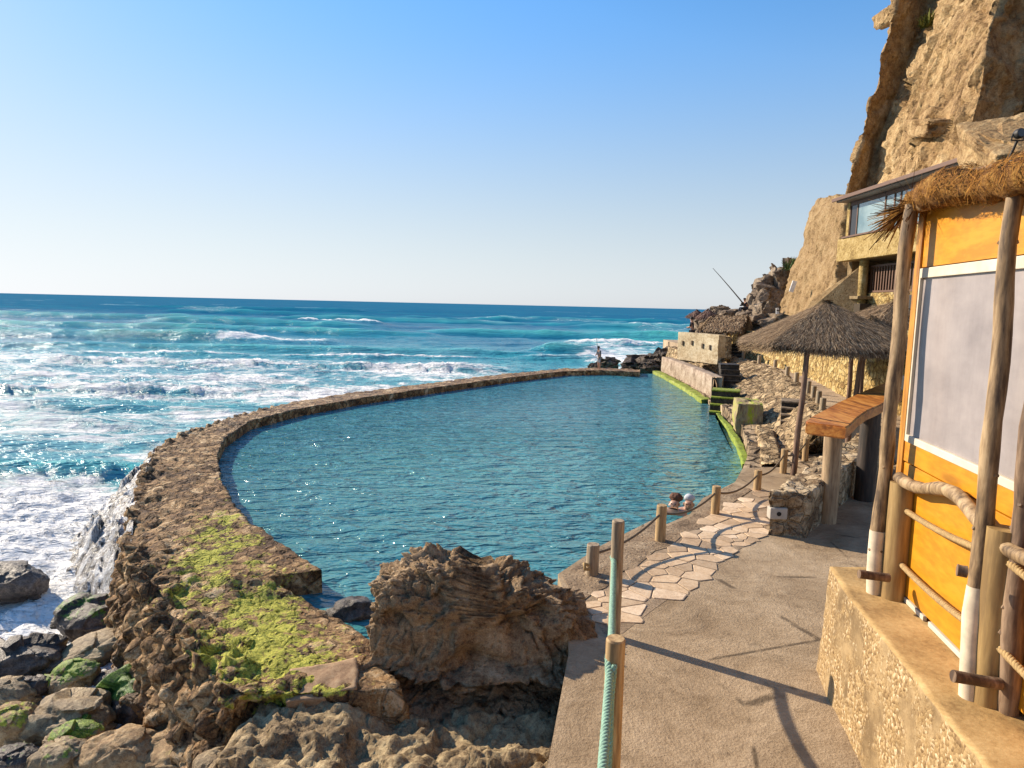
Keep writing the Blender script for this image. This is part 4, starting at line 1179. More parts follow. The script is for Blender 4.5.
mb = MB(); mb.tube([(0, 0, -.05), (0, 0, .6), (0, 0, nt_top - .012)], [.062, .061, .060], 24, cap=False, wob=.05, seed=4); mb.tube([(0, 0, nt_top - .012), (0, 0, nt_top)], [.060, .052], 24, seed=4)
post2 = mb.build("rail_post", M["post"]); post2.location = (nb.x, nb.y, 0)
tag(post2, "tall tan wooden post nearest the camera with green rope running down it", "post")
# brown rope along the lower bollards
pts = []
chain = [stub] + tops
seq = [stub + Vector((0, -.02, 0)), Vector((tb.x + .03, tb.y + .07, .40))]
allp = []
for k in range(len(chain) - 1):
    s = sag(chain[k], chain[k + 1], .13 if k else .10)
    allp += s[:-1] if k < len(chain) - 2 else s
twisted("rope", allp, .017, M["brown_rope"], 9, n=6)
bpy.data.objects["rope"]; tag(bpy.data.objects["rope"], "sagging brown rope strung between the pool bollards", "rope")
# green hand-rope, from the tall post through the near post toward the viewer
ga = PD(614, 562, tb.y - .075); gb = PD(611, 668, 3.98 - .08)
gc = PD(601, 790, 2.9)
gpts = sag(ga, Vector((nb.x - .01, nb.y + .09, gb.z + .04)), .12, 20) + [Vector((nb.x - .035, nb.y + .02, gb.z + .02)), Vector((nb.x - .045, nb.y - .07, gb.z - .02))] + sag(Vector((nb.x - .05, nb.y - .12, gb.z - .03)), gc, .02, 8)
gpts = [Vector(ga) + Vector((0.0, .12, .01))] + gpts
o = twisted("rope", gpts, .026, M["green_rope"], 11, n=8); tag(o, "thick pale green hand rope running between the two tall posts", "rope")
# second strand that hangs from the near post
hp = [Vector((nb.x - .015, nb.y - .066, gb.z + .01)), PD(611, 700, 3.85), PD(610, 740, 3.85), PD(607, 800, 3.85)]
o = twisted("rope_tail", hp, .020, M["green_rope"], 12, n=7, parent=None); o.parent = post2; o.matrix_parent_inverse = post2.matrix_world.inverted() if False else Matrix.Translation(-Vector(post2.location))

# ------------------------------------------------------------------ bar table
M["bar_top"] = wood_mat("varnished_orange_plank", (.26, .080, .014), (.52, .185, .030), (.66, .29, .06), 2.2, (1.6, .25, 1.6), .35, .25)
M["log_tar_shade"] = wood_mat("shaded_tarred_log", (.02, .014, .010), (.045, .03, .02), (.09, .06, .04), 4, (1, 1, .12), .7)  # near-black colour holds both the tar and the shade on this leg
M["bar_leg"] = wood_mat("log_leg_wood", (.20, .13, .07), (.36, .25, .14), (.47, .35, .21), 4, (1, 1, .12), .75)
def bar():
    lb = P(826.5, 522, 0)
    r = empty("bar_table", (lb.x, lb.y, 0)); tag(r, "rustic bar counter with a thick wavy orange-brown plank on log legs", "bar table")
    org = Vector((lb.x, lb.y, 0))
    zt = PD(835, 413, lb.y).z
    # outline of the plank (top) as pixels on the plane z = zt
    px = [(806, 420), (811, 416.5), (838, 402), (868, 389), (904, 376), (930, 366), (940, 375), (906, 391), (893, 398), (880, 405), (868, 410), (858, 417), (850, 425), (846, 427), (806, 422)]
    poly = [P(u, v, zt) - org for u, v in px]
    bm = bmesh.new()
    vs = [bm.verts.new((p.x, p.y, zt)) for p in poly]
    f = bm.faces.new(vs); f.normal_update()
    if f.normal.z < 0: f.normal_flip()
    ex = bmesh.ops.extrude_face_region(bm, geom=[f])
    th = .17
    for v in [g for g in ex["geom"] if isinstance(g, bmesh.types.BMVert)]: v.co.z -= th
    bmesh.ops.recalc_face_normals(bm, faces=bm.faces[:])
    bmesh.ops.bevel(bm, geom=[e for e in bm.edges if abs(e.verts[0].co.z - e.verts[1].co.z) < .01], offset=.02, segments=2, affect='EDGES')
    me = bpy.data.meshes.new("tabletop"); bm.to_mesh(me); bm.free()
    o = bpy.data.objects.new("tabletop", me); COL.objects.link(o); o.parent = r; me.materials.append(M["bar_top"])
    # crack lines: thin dark cleats across the top
    for (a, b_) in (((810, 417.2), (850, 424)), ((858, 393.6), (899, 394.6))):
        pa, pb = P(*a, zt) - org, P(*b_, zt) - org
        mb = MB(); mb.tube([(pa.x, pa.y, zt + .001), ((pa.x + pb.x) / 2, (pa.y + pb.y) / 2, zt + .002), (pb.x, pb.y, zt + .001)], .008, 6)
        mb.build("crack", plain("dark_crack", (.03, .012, .005), .9), o)
    mb = MB(); mb.tube([(0, 0, -.03), (.01, 0, .7), (.0, .0, zt - th)], [.135, .13, .13], 22, wob=.03, seed=2); mb.build("leg", M["bar_leg"], r)
    l2 = PX(877, 520, lb.x + 1.05) ; 
    q = Vector((6.12, 11.45, 0)) - org
    mb = MB(); mb.tube([(q.x, q.y, -.03), (q.x, q.y, zt - th)], [.16, .155], 22, wob=.03, seed=5); mb.build("leg", M["log_tar_shade"], r)
    mb = MB(); q = PD(847, 440, lb.y + .9) - org
    mb.box((q.x, q.y, zt - th - .12), (.10, .10, .24)); mb.build("bracket", M["post_dark"], r)
bar()

# ------------------------------------------------------------------ thatched parasols
def thatch_mat(name, c1, c2, c3):
    m, nt, b = new_mat(name)
    oi = N(nt, "ShaderNodeAttribute", attribute_name="rnd")
    rp = ramp_node(nt, [(.0, c1), (.55, c2), (1.0, c3)]); nt.links.new(oi.outputs["Fac"], rp.inputs[0])
    nt.links.new(rp.outputs[0], b.inputs["Base Color"]); b.inputs["Roughness"].default_value = .85
    b.inputs["Specular IOR Level"].default_value = .15
    return m
M["thatch"] = thatch_mat("grey_brown_thatch", (.09, .058, .035), (.28, .185, .108), (.54, .40, .245))
M["thatch_red"] = thatch_mat("red_brown_thatch", (.09, .05, .04), (.19, .115, .09), (.30, .20, .15))
def straw(mb, rnds, p, d, L, w, nrm, rr, seg=2):
    """thin tapered straw: p root, d direction, lifted along nrm"""
    d = d.normalized(); s = d.cross(nrm).normalized()
    pts = []
    lift = rr.uniform(-.02, .06) * L
    for k in range(seg + 1):
        t = k / seg
        c = p + d * (L * t) + nrm * (lift * math.sin(t * 2.2)) + s * (rr.uniform(-.03, .03) * L * t)
        ww = w * (1 - .55 * t)
        pts += [c - s * ww, c + s * ww]
    mb.add(pts, [(2 * k, 2 * k + 1, 2 * k + 3, 2 * k + 2) for k in range(seg)])
    rnds.extend([rr.random() ** 1.1] * len(pts))
def thatch_roof(name, corners, apex, parent, mat, n_straw, seed, round_=0.0, L=.35, w=.008, over=.12, thick=.10):
    """corners: list of 3D points (loop), apex: 1 or 2 points (ridge)"""
    rr = random.Random(seed)
    mb = MB(); rn = []
    nC = len(corners)
    ap = [Vector(a) for a in apex]
    cs = [Vector(c) for c in corners]
    def top(i, t):      # apex for a place along edge i
        a, b_ = cs[i], cs[(i + 1) % nC]
        q = a.lerp(b_, t)
        if len(ap) == 1: return ap[0]
        d = (ap[1] - ap[0]); k = max(0, min(1, (q - ap[0]).dot(d) / d.length_squared))
        return ap[0].lerp(ap[1], k)
    # base skin (top and underside)
    rows = 14; per = 12
    for lay, off in ((0, -.02), (1, -thick)):
        g = np.zeros((nC * per + 1, rows, 3))
        for i in range(nC):
            for k in range(per):
                t = k / per
                e = cs[i].lerp(cs[(i + 1) % nC], t); a = top(i, t)
                for j in range(rows):
                    s = j / (rows - 1)
                    p = e.lerp(a, s); p.z += -.22 * 4 * s * (1 - s) * (e - a).length * .08 * 0 + off + rr.uniform(-.015, .015)
                    g[i * per + k, j] = p
        g[-1] = g[0]
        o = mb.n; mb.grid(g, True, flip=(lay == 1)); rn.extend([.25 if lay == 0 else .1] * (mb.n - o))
    # straws
    for k in range(n_straw):
        i = rr.choices(range(nC), weights=[(cs[(q + 1) % nC] - cs[q]).length for q in range(nC)])[0]
        t = rr.random(); s = 1 - math.sqrt(rr.random()) if len(ap) == 1 else rr.random()
        s = min(.97, s)
        # place near the edge: s=0 eave
        e = cs[i].lerp(cs[(i + 1) % nC], t); a = top(i, t)
        p = e.lerp(a, s)
        nrm = (cs[(i + 1) % nC] - cs[i]).cross(a - e).normalized()
        if nrm.z < 0: nrm = -nrm
        d = (e - a).normalized() + Vector((rr.gauss(0, .22), rr.gauss(0, .22), rr.gauss(0, .06)))
        straw(mb, rn, p + nrm * rr.uniform(-.01, .045), d, L * rr.uniform(.5, 1.15), w * rr.uniform(.6, 1.3), nrm, rr)
    # fringe hanging at the eave
    for k in range(n_straw // 4):
        i = rr.choices(range(nC), weights=[(cs[(q + 1) % nC] - cs[q]).length for q in range(nC)])[0]
        t = rr.random(); e = cs[i].lerp(cs[(i + 1) % nC], t); a = top(i, t)
        out = (e - a); out.z = 0; out.normalize()
        nrm = out
        d = Vector((out.x * .6 + rr.gauss(0, .2), out.y * .6 + rr.gauss(0, .2), -.55 + rr.gauss(0, .2)))
        straw(mb, rn, e + Vector((0, 0, rr.uniform(-thick, .03))) - out * rr.uniform(0, .12), d, over * rr.uniform(.7, 1.6), w, nrm, rr)
    for k in range(n_straw // 30):   # tuft at the top
        a = rr.choice(ap) if len(ap) == 1 else ap[0].lerp(ap[1], rr.random())
        th = rr.uniform(0, 2 * math.pi)
        d = Vector((math.cos(th), math.sin(th), rr.uniform(-.5, .25)))
        straw(mb, rn, a + Vector((0, 0, .02)), d, L * .7, w, Vector((0, 0, 1)), rr)
    return mb.build(name, mat, parent, {"rnd": rn})
def pole(parent, a, b_, r0, r1, mat, seed, name="pole"):
    mb = MB(); a, b_ = Vector(a), Vector(b_)
    pts = [a.lerp(b_, k / 8) + Vector((math.sin(k * 1.3 + seed), math.cos(k * 1.7 + seed), 0)) * .006 for k in range(9)]
    mb.tube(pts, [r0 + (r1 - r0) * k / 8 for k in range(9)], 12, wob=.08, seed=seed)
    return mb.build(name, mat, parent)
def parasol(loc, rz, size, h_e, h_a, label, seed, n=9000, legs=True, poles=None, sx=1.0, mat=None, L=.35, w=.008):
    r = empty("thatched_parasol", loc, rz); tag(r, label, "parasol", "thatched parasols on the terrace")
    s = size / 2
    cs = []
    for (x, y) in ((-1, -1), (0, -1.06), (1, -1), (1.06, 0), (1, 1), (0, 1.06), (-1, 1), (-1.06, 0)):
        k = .90 if abs(x) == 1 and abs(y) == 1 else 1.0
        cs.append((x * s * k * sx, y * s * k, h_e + (0.03 if abs(x * y) == 1 else -.02)))
    thatch_roof("thatch", cs, [(0, 0, h_a)], r, mat or M["thatch"], n, seed, L=L, w=w)
    q = s * .80
    mb = MB()
    for a, b_ in (((-q, -q), (q, -q)), ((q, -q), (q, q)), ((q, q), (-q, q)), ((-q, q), (-q, -q))):
        mb.tube([(a[0] * sx, a[1], h_e - .05), (b_[0] * sx, b_[1], h_e - .05)], .05, 10, wob=.06, seed=seed)
    mb.build("beam", M["post_dark"], r)
    return r, q
# main parasol
pb = P(793, 476, -.02)
pc = PD(820, 346, pb.y + 1.1)
ctr = Vector((pb.x + 1.15, pb.y + 1.6, 0))
ze = PD(800, 347, pb.y).z
za = PD(818, 303, ctr.y).z
r, q = parasol(Vector((ctr.x, ctr.y, 0)), R(-8), 3.15, ze, za + .02, "large grey-brown thatched parasol on dark poles over the stone terrace", 3, 34000, w=.0048, L=.20)
Mi = Matrix.Translation(ctr) @ Matrix.Rotation(R(-8), 4, 'Z'); Mi = Mi.inverted()
tp = PD(808, 348, pb.y + .25)
pole(r, Mi @ Vector((pb.x, pb.y, -.05)), Mi @ Vector((tp.x, tp.y, ze - .03)), .06, .05, M["post_dark"], 1)
for (u0, v0, u1, v1, dy, zz) in ((849, 400, 863, 352, 1.2, PZ),):
    a = PD(u0, v0 + 6, pb.y + dy); b_ = PD(u1, v1, pb.y + dy)
    pole(r, Mi @ Vector((a.x, a.y, .0)), Mi @ Vector((b_.x, b_.y, ze - .02)), .055, .05, M["post_dark"], 2)
pole(r, (q, q, PZ - .7), (q, q, ze - .05), .05, .05, M["post_dark"], 3)

# two more beyond
c2 = P(882, 400, 0.0); c2 = Vector((CAM + ray(886, 330) * (19.0 / ray(886, 330).y)))
for (u, va, y, size, lab, sd_) in ((866, 317, 17.8, 3.0, "second thatched parasol, half hidden behind the large one", 5), (889, 301, 20.5, 3.4, "thatched parasol farthest to the right, cut off by the hut's log post", 6)):
    c_ = PD(u + 6, va, y)
    r2, q2 = parasol(Vector((c_.x, c_.y, 0)), R(5), size, c_.z - .85, c_.z, lab, sd_, 6500)
    for sx_, sy_ in ((-1, -1), (1, -1), (1, 1)):
        pole(r2, (sx_ * q2, sy_ * q2, .0), (sx_ * q2, sy_ * q2, c_.z - .9), .055, .05, M["post_dark"], sd_ + sx_ + 3 * sy_)
# far small mushrooms on the upper terrace
for (u, va, ve, hw, y, lab, sd_) in ((708, 309, 317, 10, 39, "small reddish mushroom-shaped thatched sunshade on the far terrace", 7), (697, 310, 316, 9, 42, "flat reddish thatched sunshade at the seaward end of the far terrace", 8)):
    a = PD(u, va, y); e = PD(u, ve, y); s = hw * y / F
    r2 = empty("thatched_parasol", (a.x, a.y, 1.2)); tag(r2, lab, "parasol", "small thatched sunshades on the far terrace")
    cs = [(s * math.cos(t), s * math.sin(t), e.z - 1.2) for t in np.linspace(0, 2 * math.pi, 13)[:-1]]
    thatch_roof("thatch", cs, [(0, 0, a.z - 1.2)], r2, M["thatch_red"], 900, sd_, L=.3, w=.02)
    pole(r2, (0, 0, 0), (0, 0, a.z - 1.25), .06, .06, M["post_dark"], sd_)
# slanted thatch shelter
y = 36.5
A = PD(713, 316, y + 1.5); Bq = PD(750, 315, y + .5); Cq = PD(741, 331, y - 1.2); Dq = PD(702, 331, y - .4)
r2 = empty("thatched_shelter", (Dq.x, Dq.y, 1.2)); tag(r2, "low shelter with a slanted grey-brown thatched roof behind the pale parapet", "shelter")
o_ = Vector((Dq.x, Dq.y, 1.2))
ridge = [A - o_, Bq - o_]
thatch_roof("thatch", [Dq - o_, Cq - o_, Bq - o_ + Vector((.6, 1.2, -.7)), A - o_ + Vector((-.3, 1.2, -.5))], ridge, r2, M["thatch"], 3500, 12, L=.35, w=.018)
for c_ in (Dq, Cq): pole(r2, Vector((c_.x - o_.x, c_.y - o_.y + .2, 0)), c_ - o_ + Vector((0, .25, 0)), .06, .06, M["post_dark"], 3)

# ------------------------------------------------------------------ hut
M["orange"] = wood_mat("orange_varnished_board", (.47, .185, .006), (.55, .228, .008), (.60, .262, .012), 2.6, (.45, .45, 1.8), .45, .2)
M["orange_trim"] = wood_mat("orange_trim_wood", (.28, .11, .012), (.46, .20, .02), (.58, .28, .035), 3, (1, 1, .15), .45, .2)
M["log"] = wood_mat("bare_log_wood", (.085, .050, .024), (.27, .175, .085), (.42, .295, .16), 5, (1, 1, .15), .7, .35)
M["log_dark"] = wood_mat("dark_log_wood", (.06, .034, .02), (.16, .098, .056), (.27, .18, .11), 5, (1, 1, .15), .7, .35)
M["stub"] = wood_mat("ochre_stub_wood", (.19, .115, .04), (.33, .21, .075), (.43, .29, .12), 3, (1, 1, .12), .7, .2)
M["white"] = plain("white_frame_paint", (.58, .52, .40), .6, var=.16, scale=5)
M["white_log"] = plain("whitewashed_log", (.62, .52, .37), .8, var=.25, scale=8)
M["black"] = plain("black_iron", (.018, .014, .012), .6)
def hut():
    zp = .98
    # facade plane: passes through these ground-plan points
    a = P(905, 600, zp); b_ = P(957, 653, zp)
    d = (b_ - a); d.z = 0; d.normalize()                     # toward the camera
    nrm = Vector((d.y, -d.x, 0)); 
    if nrm.x > 0: nrm = -nrm                                  # outward (left)
    def W(u, v, off=0.0):      # pixel on the facade plane moved outwards by off
        q = ray(u, v); o_ = a + nrm * off
        t = (o_ - CAM).dot(nrm) / q.dot(nrm)
        return CAM + q * t
    def s_of(p): return (p - a).dot(d)
    def at(s, z, off=0.0): return Vector((a.x, a.y, 0)) + d * s + nrm * off + Vector((0, 0, z))
    rotm = Matrix((d, nrm, Vector((0, 0, 1)))).transposed()
    s0 = s_of(W(905, 450))
    s1 = s0 + 5.2
    zt = W(930, 198).z
    r = empty("beach_hut", (0, 0, 0)); 
    r.location = at(s0, zp); org = Vector(r.location)
    tag(r, "orange timber beach hut with a large framed pane, standing on a concrete plinth", "hut")
    def blk(name, sA, sB, zA, zB, off, th, mat, parent=r, bev=.006):
        mb = MB(); c = at((sA + sB) / 2, (zA + zB) / 2, off) - org
        mb.box(c, (abs(sB - sA), th, zB - zA), rotm, bev=bev)
        return mb.build(name, mat, parent)
    # core body set behind the panels
    pass
    zlow = min(W(925, 184).z, W(1050, 160).z + (W(1050, 160).z - W(925, 184).z) * 2.0) - .2
    blk("wall", s0 + .02, s1, zp + .003, max(zlow, W(930, 268).z - .2), -.9, 1.72, M["orange_trim"])
    wz0 = W(925, 448).z; wz1 = W(930, 268).z
    zr = W(940, 478).z
    blk("lower_panel", s0 + .05, s1, zp + .05, zr - .012, .0, .035, M["orange"])
    blk("rail_board", s0 + .05, s1, zr, wz0, .006, .04, M["orange"])
    Wa, Wb = W(925, 184), W(1050, 160)
    ztop = lambda s: Wa.z + (Wb.z - Wa.z) * (s - s_of(Wa)) / (s_of(Wb) - s_of(Wa))
    def quadblk(name, sA, sB, zA, zB0, zB1, o0, o1, mat):
        mb = MB(); vs = []
        for (s, zt_) in ((sA, zB0), (sB, zB1)):
            for o_ in (o0, o1):
                vs += [at(s, zA if not callable(zA) else zA(s), o_) - org, at(s, zt_, o_) - org]
        mb.add(vs, [(0, 1, 3, 2), (4, 6, 7, 5), (0, 4, 5, 1), (2, 3, 7, 6), (0, 2, 6, 4), (1, 5, 7, 3)])
        return mb.build(name, mat, r)
    quadblk("upper_panel", s0 + .05, s1, wz1 + .01, ztop(s0), max(wz1 + .1, ztop(s1)), -.018, .018, M["orange"])
    blk("skirting", s0 + .05, s0 + .62, zp + .003, zp + .04, .01, .03, M["white"])
    blk("skirting", s0 + .70, s0 + 1.25, zp + .003, zp + .04, .01, .03, M["white"])
    # corner trim boards
    blk("corner_post", s0 - .05, s0 + .045, zp + .25, zt + .02, -.015, .10, M["orange_trim"])
    blk("corner_post", s0 - .13, s0 - .06, zp + .75, zt - .9, -.03, .06, M["orange"])
    # window frame and pane
    f = blk("window", s0 + .06, s0 + .085, wz0, wz1, .012, .05, M["white"])
    blk("frame", s0 + .086, s1, wz0, wz0 + .055, .016, .05, M["white"], f)
    blk("frame", s0 + .086, s1, wz1 - .075, wz1, .016, .05, M["white"], f)
    m, nt, b = new_mat("milky_plastic_pane")
    v = coords(nt); n_ = noise_n(nt, coords(nt, (.8, .8, 1.6)), 1.5, 6, .65)
    n2 = noise_n(nt, coords(nt, (1, 1, .2)), 9, 5, .7)
    rp = ramp_node(nt, [(.36, (.235, .205, .20)), (.62, (.36, .315, .30))]); nt.links.new(math_n(nt, 'ADD', math_n(nt, 'MULTIPLY', n_, .7), math_n(nt, 'MULTIPLY', n2, .3)), rp.inputs[0])
    nt.links.new(rp.outputs[0], b.inputs["Base Color"]); b.inputs["Roughness"].default_value = .3
    b.inputs["Specular IOR Level"].default_value = .35
    b.inputs["Coat Weight"].default_value = .1; b.inputs["Coat Roughness"].default_value = .15
    bump(nt, b, [(n_, .06, .05)])
    blk("pane", s0 + .086, s1, wz0 + .056, wz1 - .076, .008, .012, m, f, bev=0)
    # hinges
    for v in (302, 383):
        zc = W(905, v).z
        blk("hinge", s0 - .22, s0 - .04, zc - .055, zc + .055, .0, .06, M["black"])
    # roof edge: bundled raffia net
    rr = random.Random(4)
    fib = MB(); rn = []
    core = []
    cp = [(898, 212, .10, .05), (915, 200, .10, .09), (932, 190, .12, .13), (952, 183, .14, .155), (970, 181, .15, .14), (981, 184, .15, .085), (992, 181, .15, .13), (1008, 176, .15, .13), (1026, 171, .15, .14), (1050, 165, .15, .14), (1120, 148, .15, .14)]
    pts = [W(u, v + 3, off) - org for u, v, off, rad in cp]; rad = [c_[3] * .82 for c_ in cp]
    sE = s_of(W(1120, 151)); zE = W(1120, 151, .15).z
    for q_ in range(1, 6):
        s_ = sE + (s1 - sE) * q_ / 5; pts.append(at(s_, max(ztop(s_), wz1 + .25) * .5 + zE * .5, .15) - org); rad.append(.115)
    q = resample([tuple(p) + (r_,) for p, r_ in zip(pts, rad)], 170)
    mb = MB(); mb.tube([Vector(x[:3]) for x in q], [x[3] * .92 for x in q], 22, wob=.0)
    p = np.array(mb.v); 
    cidx = np.array([min(i // 22, 169) for i in range(len(p))])
    cen = q[cidx, :3]; nn = p - cen; l_ = np.linalg.norm(nn, axis=1, keepdims=True); nn /= np.maximum(l_, 1e-6)
    p = p + nn * (.05 * fbm(p * 7, 4, 2) + .02 * fbm(p * 24, 3, 5))[:, None]
    mb.v = [tuple(x) for x in p]
    bundle = mb.build("net_roll", rock_mat("raffia_net", [(.28, (.08, .03, .007)), (.45, (.22, .095, .018)), (.6, (.34, .165, .035)), (.78, (.50, .28, .07))], 5, 55, .9, (.8, 1.0), (.03, .02)), r)
    for k in range(9500):
        i = rr.randrange(2, 168)
        c_ = Vector(q[i, :3]); t = (Vector(q[min(i + 1, 169), :3]) - Vector(q[max(i - 1, 0), :3])).normalized()
        x_ = t.orthogonal().normalized(); y_ = t.cross(x_); th = rr.uniform(0, 6.283)
        n_ = x_ * math.cos(th) + y_ * math.sin(th)
        side = t.cross(n_)
        dd = (t * rr.uniform(-1, 1) + side * rr.uniform(-1, 1)).normalized()
        straw(fib, rn, c_ + n_ * (q[i, 3] * rr.uniform(.90, 1.06)), dd, rr.uniform(.04, .11), .0026, (n_ + side * .4).normalized(), rr, 3)
    for k in range(260):       # loose ends at the corner
        c_ = Vector(q[rr.randrange(0, 12), :3]); dd = Vector((-.55 + rr.gauss(0, .35), rr.gauss(0, .5), rr.gauss(-.35, .4)))
        straw(fib, rn, c_, dd, rr.uniform(.12, .34), .006, Vector((0.3, -.6, .7)), rr, 3)
    M["raffia"] = thatch_mat("raffia_fibre", (.06, .022, .006), (.21, .085, .014), (.44, .215, .042))
    fib.build("fibres", M["raffia"], bundle, {"rnd": rn})
    # pale roof pole peeping out under the net
    A, Bq = W(922, 205, .12) - org, W(960, 193, .05) - org
    mb = MB(); mb.tube([A, Bq], [.05, .05], 14); mb.build("roof_pole", M["log"], r)
    # flat eave board behind the net
    quadblk("roof", s0 - .05, s1, lambda s: ztop(s) - .03, ztop(s0 - .05) + .05, ztop(s1) + .05, -1.6, -.03, M["log_dark"])
    # leaning log posts standing on the plinth
    def log(name, u0, v0, off0, u1, v1, off1, r0, r1, mat, seed, z0=None, par=r, wobs=.012, white_to=None):
        A = W(u0, v0, off0); 
        if z0 is not None:
            A = P(u0, v0, z0)
        Bp = W(u1, v1, off1) if off1 is not None else PD(u1, v1, A.y)
        n = 18; rr_ = random.Random(seed)
        pt = [A.lerp(Bp, k / n) + Vector((math.sin(k * .9 + seed) * wobs, math.cos(k * .7 + seed) * wobs, 0)) for k in range(n + 1)]
        rd = [(r0 + (r1 - r0) * k / n) * (1 + rr_.uniform(-.07, .10)) for k in range(n + 1)]
        mb = MB(); mb.tube([p_ - org for p_ in pt], rd, 16, wob=.09, seed=seed)
        for q_ in range(7):      # knots and sawn-off twigs
            k = rr_.randrange(2, n - 1); th = rr_.uniform(2.2, 5.6); dv = Vector((math.cos(th), math.sin(th), .35)).normalized()
            c_ = pt[k] - org; mb.tube([c_ + dv * rd[k] * .7, c_ + dv * rd[k] * 1.16], [rd[k] * .36, rd[k] * .20], 8, wob=.2, seed=q_)
        o = mb.build(name, mat, par)
        if white_to:
            m2 = MB(); kk = max(2, int(white_to * n)); m2.tube([p_ - org for p_ in pt[:kk + 1]], [x + .004 for x in rd[:kk + 1]], 16, cap=True, wob=.02, seed=seed)
            m2.build("white_paint_band", M["white_log"], o)
        return o, A, Bp
    log("log_post", 873, 592, 0, 911, 205, .16, .054, .048, M["log"], 3, z0=zp, white_to=.22)
    log("log_post", 967, 696, 0, 1016, 185, .16, .05, .045, M["log"], 9, z0=zp, white_to=.24)
    log("log_post", 1006, 712, 0, 1050, 230, .10, .055, .05, M["log_dark"], 14, z0=zp)
    # rail of stub posts, branch and ropes
    f2 = empty("rope_fence", P(893, 597, zp)); tag(f2, "rustic fence of stub posts, crooked branch and tan ropes in front of the orange hut", "fence")
    fo = Vector(f2.location)
    def stubp(u, vb, vt, rad, seed):
        A = P(u, vb, zp); T = PD(u, vt, A.y)
        mb = MB(); mb.tube([A - fo, (A + Vector((0, 0, T.z - zp)) - fo)], [rad, rad * .97], 20, wob=.03, seed=seed)
        mb.build("stub_post", M["stub"], f2); return A, T
    A1, T1 = stubp(893, 597, 482, .095, 2)
    A2, T2 = stubp(986, 701, 528, .088, 3)
    A3 = A2 + d * 1.3
    mb = MB(); mb.tube([A3 - fo, A3 - fo + Vector((0, 0, T2.z - zp))], .09, 18); mb.build("stub_post", M["stub"], f2)
    # crooked branch
    n = 26; pt = []; B0 = A1 + Vector((-.03, .02, T1.z - zp + .03)); Bz = A3 + Vector((0, 0, T2.z - zp - .06))
    for k in range(n + 1):
        t = k / n
        pt.append(B0.lerp(Bz, t) + Vector((.015 * math.sin(t * 9), .0, .085 * math.exp(-((t - .27) / .16) ** 2) - .03 * math.sin(t * 14))) - fo)
    rr_ = random.Random(8)
    mb = MB(); mb.tube(pt, [.045 * (1 + rr_.uniform(-.10, .12)) for _ in pt], 14, wob=.10, seed=5); mb.build("branch", M["log"], f2)
    for fr in (.78, .32):
        za = zp + (T1.z - zp) * fr
        zb = zp + (T2.z - zp) * (fr + (.06 if fr > .5 else .04))
        a_ = Vector((A1.x, A1.y, za)) - fo + Vector((0, -.06, 0)); b2 = Vector((A2.x, A2.y, zb)) - fo; c2_ = Vector((A3.x, A3.y, zb - .02)) - fo
        twisted("rail_rope", sag(a_, b2, .03) + sag(b2, c2_, .03)[1:], .022, M["tan_rope"], 14, f2, n=7)
    for (u0, v0, u1, v1, y_) in ((859, 574, 889, 578, A1.y - .12), (953, 676, 1000, 684, A2.y - .10), (957, 570, 967, 572, A2.y - .02)):
        p0, p1 = PD(u0, v0, y_), PD(u1, v1, y_ - .02)
        mb = MB(); mb.tube([p0 - fo, p0.lerp(p1, .5) - fo, p1 - fo], [.034, .032, .034], 14, wob=.06, seed=1); mb.build("peg", M["log_dark"], f2)
    # plinth
    q0 = P(841, 586, zp)
    q1 = P(985, 768, zp)
    dq = (q1 - q0).normalized()
    e1 = q0 + dq * 5.5
    bk0 = q0 + Vector((.10, .42, 0)) ; bk1 = q0 + Vector((3.2, .55, 0))
    poly = [q0, e1, e1 + Vector((3, 0, 0)), bk1, bk0]
    n = 170
    ln = resample([tuple(bk1), tuple(bk0), tuple(q0), tuple(e1)], 420)
    sec = []
    nz = 30
    lean = np.zeros_like(ln)
    cen = np.array([3.8, 3.4, 0])
    for t in np.linspace(0, 1, nz):
        s = ln.copy(); s[:, 2] = -.05 + (zp + .05) * t
        o_ = (ln - cen); o_[:, 2] = 0; o_ /= np.linalg.norm(o_, axis=1, keepdims=True)
        s += o_ * (.05 * (1 - t)); sec.append(s)
    for t in np.linspace(0, 1, 40)[1:]:
        s = ln * (1 - t) + np.array([4.3, 3.0, 0]) * t; s[:, 2] = zp; sec.append(s)
    g = np.stack(sec, 1); p = g.reshape(-1, 3)
    vert = np.repeat(np.arange(len(ln)), g.shape[1]); colI = np.tile(np.arange(g.shape[1]), len(ln))
    side = (colI < nz - 1)
    nn = p - cen; nn[:, 2] = 0; nn /= np.linalg.norm(nn, axis=1, keepdims=True)
    d1, d2, rn_, fac = cells(p * 26, 3)
    ds = side * (.011 * np.clip(.5 - d1, -.2, .5) + .012 * fbm(p * 7, 4, 2)) + .012 * fbm(p * 2.2, 3, 6)
    p2 = p + nn * ds[:, None]
    p2[:, 2] += (~side) * (.008 * fbm(p * 5, 4, 9))
    mb = MB(); mb.grid(p2.reshape(g.shape), True)
    o = mb.build("plinth_wall", None)
    bm = bmesh.new(); bm.from_mesh(o.data); bmesh.ops.recalc_face_normals(bm, faces=bm.faces[:]); bm.to_mesh(o.data); bm.free()
    m, nt, b = new_mat("pebbledash_concrete")
    v = coords(nt); n1 = noise_n(nt, v, 2.0, 7, .65); n2 = noise_n(nt, v, 34, 4, .65)
    vo = N(nt, "ShaderNodeTexVoronoi"); vo.inputs["Scale"].default_value = 48
    vdn = N(nt, "ShaderNodeTexNoise"); vdn.inputs["Scale"].default_value = 11; nt.links.new(v, vdn.inputs["Vector"])
    vsc = N(nt, "ShaderNodeVectorMath", operation='SCALE'); nt.links.new(vdn.outputs["Color"], vsc.inputs[0]); vsc.inputs["Scale"].default_value = .035
